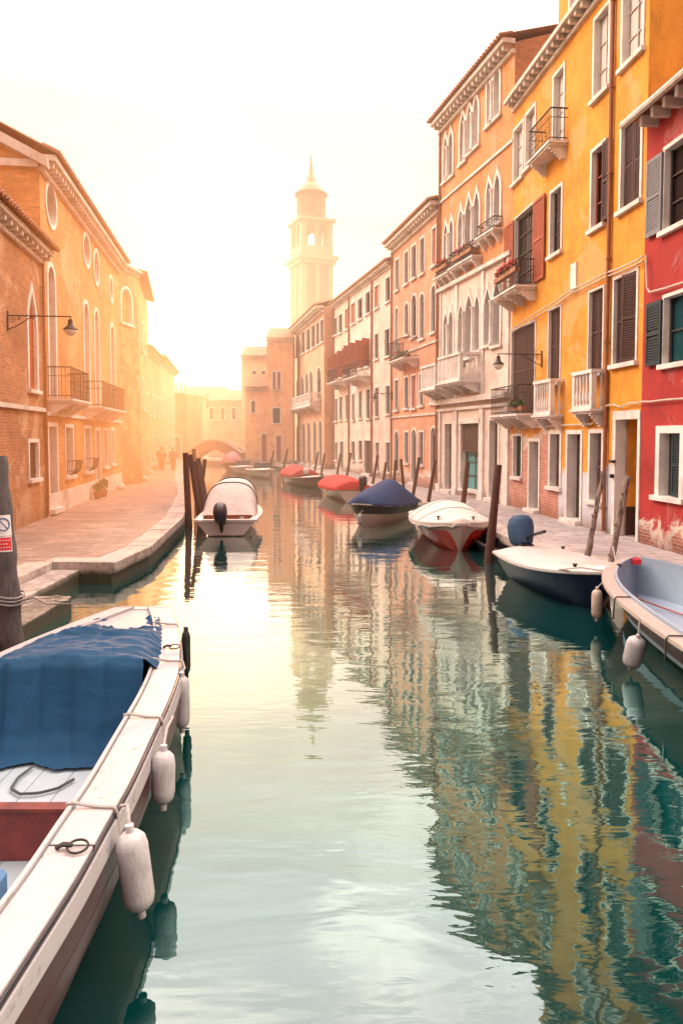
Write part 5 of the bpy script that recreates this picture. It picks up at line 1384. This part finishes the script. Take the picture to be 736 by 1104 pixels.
pole_px(223, 30.0, 214, 494, .10, POLEW, 'leaning pole partly behind the white canopy boat', GL)
pole_px(214, 32.0, 221, 495, .10, POLEW, 'pole leaning right toward the white canopy boat', GL)
pole_px(212, 36.0, 209, 484, .11, POLEW, 'farther upright pole with the flat cap in the left cluster', GL)

# ================================================================== FOOTBRIDGE
b = thing('footbridge', 'low arched footbridge crossing the far end of the canal under the sun', 'bridge', (-11.2, 66, 0))
mb = MB(); n = 20; top, bot = [], []
XA, XB = -13.7, -8.8
for k in range(n+1):
    u = k/n; x = XA+(XB-XA)*u; zt_ = 1.5+1.15*sin(pi*u); zb_ = -.1+1.95*sin(pi*min(1, max(0, (u-.06)/.88)))**.7 if .06 < u < .94 else -.5
    top.append((x, zt_)); bot.append((x, min(zb_, zt_-.28)))
for (x0, t0), (x1, t1), (_, b0), (_, b1) in zip(top, top[1:], bot, bot[1:]):
    mb.hexa([V((x0, 65, b0)), V((x1, 65, b1)), V((x1, 68, b1)), V((x0, 68, b0)), V((x0, 65, t0)), V((x1, 65, t1)), V((x1, 68, t1)), V((x0, 68, t0))])
mb.build('arch', brickwall('bridge_brick', (.55, .26, .13), (.5, .36, .24)), b, loc=(-11, 66, 1))
mb = MB()
for yy in (65, 67.7):
    for (x0, t0), (x1, t1) in zip(top, top[1:]):
        mb.hexa([V((x0, yy-.05, t0+.003)), V((x1, yy-.05, t1+.003)), V((x1, yy+.3, t1+.003)), V((x0, yy+.3, t0+.003)), V((x0, yy-.05, t0+.16)), V((x1, yy-.05, t1+.16)), V((x1, yy+.3, t1+.16)), V((x0, yy+.3, t0+.16))])
mb.build('coping', STONE, b, loc=(-11, 66, 2))

# ================================================================== WALL LAMPS
LAMPG = simple('milky_lamp_glass', (.8, .75, .68), .2, .03, 3, 0)
def wall_lamp(F, x, y, reach, label, up=True):
    s, z = F.px(x, y); t = thing('wall_lamp', label, 'lamp', F.P(s, z, 0)); lo = F.P(s, z, 0)
    mb = MB(); mb.tube([F.P(s, z, 0), F.P(s, z, reach)], .018, 8)
    F.box(mb, s-.04, s+.04, z-.42, z+.12, 0, .03)
    mb.tube([F.P(s, z-.36, .03), F.P(s, z-.3, .2), F.P(s, z-.16, .42), F.P(s, z-.02, .62)], .014, 6)
    for c, dz, rr in ((.14, -.12, .09), (.3, -.08, .05), (.66, -.06, .05)):
        mb.tube([F.P(s, z+dz+rr*(1-k/26)*sin(k*.42), c+rr*(1-k/26)*cos(k*.42)) for k in range(22)], .009, 5)
    mb.tube([F.P(s, z, reach), F.P(s, z-.08, reach)], .014, 6)
    mb.build('bracket', IRON, t, smooth=50, loc=lo)
    c = F.P(s, z, reach-.02); mb = MB(); mb.lathe(c, [(.03, -.06), (.06, -.09), (.065, -.2), (.1, -.26), (.19, -.33), (.2, -.35), (.17, -.352)], 16); mb.build('lamp_shade', IRON, t, smooth=40, loc=lo)
    mb = MB(); mb.lathe(c, [(.165, -.34), (.17, -.38), (.13, -.46), (.06, -.51), (.01, -.52)], 16); mb.build('lamp_glass', LAMPG, t, smooth='all', loc=lo)
wall_lamp(FL1, 8, 340, 1.65, 'scrolled iron wall lamp reaching out from the low brick house on the left')
wall_lamp(FY, 584, 382, 1.5, 'scrolled iron wall lamp reaching left from the yellow house front')
wall_lamp(Facade(PT[4], PT[5], 'R'), 423, 424, 1.1, 'small distant wall lamp on the pale pink house')

def pot_plant(x, y, h, label, seed):
    t = thing('potted_plant', label, 'plant', (x, y, .45), 'potted plants by the doors')
    q = MB(); q.lathe((x, y, .448), [(.12, 0), (.17, .26), (.185, .27), (.185, .31), (.15, .31)], 14); q.build('pot', CLAY, t, smooth=30, loc=(x, y, .45))
    q = MB(); leaves(q, (x, y, .45+.3+h/2), (.2, .2, h/2), 260, .05, seed=seed); q.build('foliage', LEAF, t, loc=(x, y, .8))
pot_plant(FL2.P(8.0, 0, .35).x, FL2.P(8.0, 0, .35).y, .5, 'taller potted plant beside the farther door of the brick palace', 41)
pot_plant(FL2.P(6.9, 0, .3).x, FL2.P(6.9, 0, .3).y, .35, 'small potted plant nearer the camera by the brick palace wall', 42)
p_ = FL2.P(12.2, 0, .4); t = thing('rubbish_bag', 'knotted white rubbish bag left on the promenade by the palace wall', 'bag', (p_.x, p_.y, .45))
q = MB(); q.lathe((p_.x, p_.y, .448), [(.1, 0), (.2, .06), (.22, .16), (.16, .27), (.05, .33), (.04, .36), (.07, .4)], 12, squash=.8); q.build('bag', simple('white_bag', (.7, .68, .66), .5, .1, 6, .8), t, smooth='all', loc=(p_.x, p_.y, .45))
# ================================================================== PEOPLE
SKIN = simple('skin', (.5, .28, .2), .6, .05, 3, 0)
def person(x, y, z, face, label, top, trousers, hair, step=.16, group=None):
    root = thing('person', label, 'person', (x, y, z), group)
    c, s = cos(face), sin(face)
    def Wp(p): return (p[0]*c-p[1]*s, p[0]*s+p[1]*c, p[2])
    J = {'pel': (0, 0, .95), 'wai': (0, 0, 1.08), 'che': (0, .01, 1.3), 'nck': (0, 0, 1.47), 'hd0': (0, .02, 1.56), 'hd1': (0, .03, 1.66), 'hd2': (0, .02, 1.72),
         'shl': (-.19, 0, 1.42), 'ell': (-.25, -.06, 1.15), 'wrl': (-.24, .06, .92), 'hnl': (-.24, .09, .83), 'shr': (.19, 0, 1.42), 'elr': (.25, -.01, 1.14), 'wrr': (.23, -.04, .9), 'hnr': (.23, -.04, .81),
         'hpl': (-.1, 0, .9), 'knl': (-.1, step, .5), 'anl': (-.1, step*.9, .08), 'tol': (-.11, step*.9+.14, .03), 'hpr': (.1, 0, .9), 'knr': (.1, -step*.3, .49), 'anr': (.1, -step*1.4, .1), 'tor': (.11, -step*1.4+.13, .03)}
    Rr = {'pel': .135, 'wai': .125, 'che': .145, 'nck': .055, 'hd0': .08, 'hd1': .1, 'hd2': .07, 'shl': .065, 'ell': .045, 'wrl': .032, 'hnl': .035, 'shr': .065, 'elr': .045, 'wrr': .032, 'hnr': .035,
          'hpl': .09, 'knl': .062, 'anl': .042, 'tol': .035, 'hpr': .09, 'knr': .062, 'anr': .042, 'tor': .035}
    E = ['pel-wai', 'wai-che', 'che-nck', 'nck-hd0', 'hd0-hd1', 'hd1-hd2', 'che-shl', 'shl-ell', 'ell-wrl', 'wrl-hnl', 'che-shr', 'shr-elr', 'elr-wrr', 'wrr-hnr', 'pel-hpl', 'hpl-knl', 'knl-anl', 'anl-tol', 'pel-hpr', 'hpr-knr', 'knr-anr', 'anr-tor']
    def skin(name, keys, edges, mat, grow=0, rt='pel'):
        me = bpy.data.meshes.new(name); me.from_pydata([Wp(J[k]) for k in keys], [tuple(keys.index(q) for q in e.split('-')) for e in edges], [])
        o = bpy.data.objects.new(name, me); C.objects.link(o); o.parent = root; me.materials.append(mat)
        md = o.modifiers.new('skin', 'SKIN')
        for i, k in enumerate(keys): me.skin_vertices[0].data[i].radius = (Rr[k]+grow, Rr[k]*(.8 if k in ('che', 'wai', 'pel') else 1)+grow); 
        me.skin_vertices[0].data[keys.index(rt)].use_root = True
        o.modifiers.new('sub', 'SUBSURF').render_levels = 2; md.use_smooth_shade = True
    skin('body', list(J), E, SKIN)
    skin('jacket', ['pel', 'wai', 'che', 'shl', 'ell', 'wrl', 'shr', 'elr', 'wrr'], ['pel-wai', 'wai-che', 'che-shl', 'shl-ell', 'ell-wrl', 'che-shr', 'shr-elr', 'elr-wrr'], top, .022)
    skin('trousers', ['pel', 'hpl', 'knl', 'anl', 'hpr', 'knr', 'anr'], ['pel-hpl', 'hpl-knl', 'knl-anl', 'pel-hpr', 'hpr-knr', 'knr-anr'], trousers, .014)
    mb = MB(); o_ = V((x, y, z)); hp = V(Wp((0, 0, 1.66)))+o_; mb.lathe(hp, [(.105, -.03), (.112, .02), (.1, .08), (.06, .12), (.01, .13)], 12); mb.build('hair', hair, root, smooth='all', loc=o_)
DK = cloth('dark_coat', (.03, .025, .03)); RC = cloth('rust_coat', (.25, .06, .03)); JN = cloth('dark_jeans', (.03, .035, .06)); HR = simple('dark_hair', (.03, .02, .015), .7, .2, 8, 0)
person(-13.15, 54.5, .45, pi, 'person in a dark rust jacket walking along the promenade toward the camera', RC, JN, HR, group='two people walking')
person(-12.25, 54.0, .45, 0, 'person in a black coat walking away beside the moored poles', DK, JN, HR, .12, group='two people walking')
person(-13.75, 56.5, .45, pi, 'third hazy figure in a dark coat close to the house wall', DK, DK, HR, .1)

# ================================================================== SKY, SUN, HAZE
SAZ, SEL = R(-8.3), R(6.6)
sd = V((sin(SAZ)*cos(SEL), cos(SAZ)*cos(SEL), sin(SEL)))
w = bpy.data.worlds.new('World'); bpy.context.scene.world = w; w.use_nodes = True; nt = w.node_tree; N = nt.nodes; Lk = nt.links
bg = N['Background']; bg.inputs['Strength'].default_value = .1
def nn(t, **k):
    x = N.new(t)
    for a, b2 in k.items(): setattr(x, a, b2)
    return x
def mth(op, a, b2=0.0, cl=False):
    x = nn('ShaderNodeMath', operation=op, use_clamp=cl)
    for i, q in enumerate((a, b2)):
        if hasattr(q, 'is_output'): Lk.new(q, x.inputs[i])
        else: x.inputs[i].default_value = q
    return x.outputs[0]
def rmp(f, *st):
    r = nn('ShaderNodeValToRGB'); e = r.color_ramp.elements
    while len(e) < len(st): e.new(.5)
    for i, (p, c) in enumerate(st): e[i].position = p; e[i].color = (*(c if isinstance(c, tuple) else (c,)*3), 1)
    Lk.new(f, r.inputs[0]); return r.outputs[0]
def vmul(a, k):
    x = nn('ShaderNodeVectorMath', operation='SCALE'); Lk.new(a, x.inputs[0])
    if hasattr(k, 'is_output'): Lk.new(k, x.inputs['Scale'])
    else: x.inputs['Scale'].default_value = k
    return x.outputs[0]
def vadd(a, b2):
    x = nn('ShaderNodeVectorMath', operation='ADD'); Lk.new(a, x.inputs[0]); Lk.new(b2, x.inputs[1]); return x.outputs[0]
sky = nn('ShaderNodeTexSky', sky_type='NISHITA'); sky.sun_disc = False; sky.sun_elevation = SEL; sky.sun_rotation = SAZ; sky.dust_density = 3; sky.air_density = 1.5
tc = nn('ShaderNodeTexCoord'); D_ = tc.outputs['Generated']
sp3 = nn('ShaderNodeSeparateXYZ'); Lk.new(D_, sp3.inputs[0]); el = sp3.outputs[2]
mpn = nn('ShaderNodeMapping'); Lk.new(D_, mpn.inputs['Vector']); mpn.inputs['Scale'].default_value = (1, 1, 2.6)
ns = nn('ShaderNodeTexNoise'); ns.inputs['Scale'].default_value = 3.4; ns.inputs['Detail'].default_value = 7; ns.inputs['Roughness'].default_value = .62; ns.inputs['Distortion'].default_value = .35; Lk.new(mpn.outputs[0], ns.inputs['Vector'])
# cream overcast; higher sky reddened, its unseen part boosted for water reflections and facades
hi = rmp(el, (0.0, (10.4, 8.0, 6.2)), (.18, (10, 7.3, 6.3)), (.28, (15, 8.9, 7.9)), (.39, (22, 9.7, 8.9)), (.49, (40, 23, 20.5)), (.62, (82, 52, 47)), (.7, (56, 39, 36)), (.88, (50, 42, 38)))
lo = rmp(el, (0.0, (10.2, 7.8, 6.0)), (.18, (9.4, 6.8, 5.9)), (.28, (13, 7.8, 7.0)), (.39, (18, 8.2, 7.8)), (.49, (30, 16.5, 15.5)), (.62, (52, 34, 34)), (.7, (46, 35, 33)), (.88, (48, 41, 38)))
cm = rmp(ns.outputs['Fac'], (.42, 0.0), (.60, 1.0))
mx = nn('ShaderNodeMix', data_type='RGBA'); Lk.new(cm, mx.inputs[0]); Lk.new(lo, mx.inputs[6]); Lk.new(hi, mx.inputs[7])
dt = nn('ShaderNodeVectorMath', operation='DOT_PRODUCT'); Lk.new(D_, dt.inputs[0]); dt.inputs[1].default_value = sd
dp = mth('MAXIMUM', dt.outputs['Value'], 0.0)
g1 = mth('MULTIPLY', mth('POWER', dp, 260.0), 30.0); g2 = mth('MULTIPLY', mth('POWER', dp, 40.0), 2.0); gs = mth('ADD', g1, g2)
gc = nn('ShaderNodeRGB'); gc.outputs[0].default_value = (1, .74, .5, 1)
behind = rmp(mth('ADD', mth('MULTIPLY', sp3.outputs[1], .5), .5), (.38, .36), (.56, 1.0))  # sky behind the camera dimmed to darken faces turned that way
side_ = rmp(mth('ABSOLUTE', sp3.outputs[0]), (.5, (1, 1, 1)), (.8, (2.9, 3.8, 3.2)))  # unseen sky at both sides brightened as fill for the house fronts
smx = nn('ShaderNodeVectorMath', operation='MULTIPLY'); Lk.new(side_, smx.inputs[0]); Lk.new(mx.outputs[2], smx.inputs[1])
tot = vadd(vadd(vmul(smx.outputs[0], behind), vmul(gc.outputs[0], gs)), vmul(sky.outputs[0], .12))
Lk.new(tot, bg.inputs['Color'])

sl = bpy.data.lights.new('sun', 'SUN'); so = bpy.data.objects.new('sun', sl); C.objects.link(so)
sl.energy = 5; sl.angle = R(.6); sl.color = (1, .5, .22); so.rotation_euler = (-sd).to_track_quat('-Z', 'Y').to_euler(); so.location = (-10, 60, 30)

HZ = True
if HZ:
    def haze(nm, box, scat, absb, em, g, lab):
        t = NT(nm+'_volume'); t.n.remove(t.bsdf)
        v = t.node('ShaderNodeVolumeScatter'); v.inputs['Color'].default_value = (1, .9, .8, 1); v.inputs['Density'].default_value = scat; v.inputs['Anisotropy'].default_value = g
        a = t.node('ShaderNodeVolumeAbsorption'); a.inputs['Color'].default_value = (0, 0, 0, 1); a.inputs['Density'].default_value = absb
        e = t.node('ShaderNodeEmission'); k = max(em); e.inputs['Color'].default_value = (em[0]/k, em[1]/k, em[2]/k, 1); e.inputs['Strength'].default_value = k  # volume emits its own light, a fill for multiply scattered sunlight
        a1 = t.node('ShaderNodeAddShader'); a2 = t.node('ShaderNodeAddShader'); t.link(v.outputs[0], a1.inputs[0]); t.link(a.outputs[0], a1.inputs[1])
        t.link(a1.outputs[0], a2.inputs[0]); t.link(e.outputs[0], a2.inputs[1]); t.link(a2.outputs[0], t.out.inputs['Volume'])
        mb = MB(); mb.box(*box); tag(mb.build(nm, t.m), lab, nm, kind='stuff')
    haze('haze', (-70, 40, 21.5, 170, -.05, 32), .0013, .002, (.0066, .0036, .0022), .75, 'warm light-emitting haze filling the far canal')
    haze('mist', (-16, -6.4, 17.2, 47, -.04, 11.2), .003, .008, (.033, .0088, .0012), .75, 'dense orange light-emitting mist added along the left bank')  # extra emitting volume added for the orange glow on the left houses

sc = bpy.context.scene
sc.render.engine = 'CYCLES'; sc.view_settings.view_transform = 'Standard'; sc.view_settings.look = 'None'; sc.view_settings.exposure = 0; sc.view_settings.gamma = 1
cy = sc.cycles; cy.max_bounces = 6; cy.diffuse_bounces = 3; cy.glossy_bounces = 3; cy.transmission_bounces = 2; cy.volume_bounces = 0; cy.use_denoising = True
cy.sample_clamp_indirect = 6; cy.caustics_reflective = False; cy.caustics_refractive = False
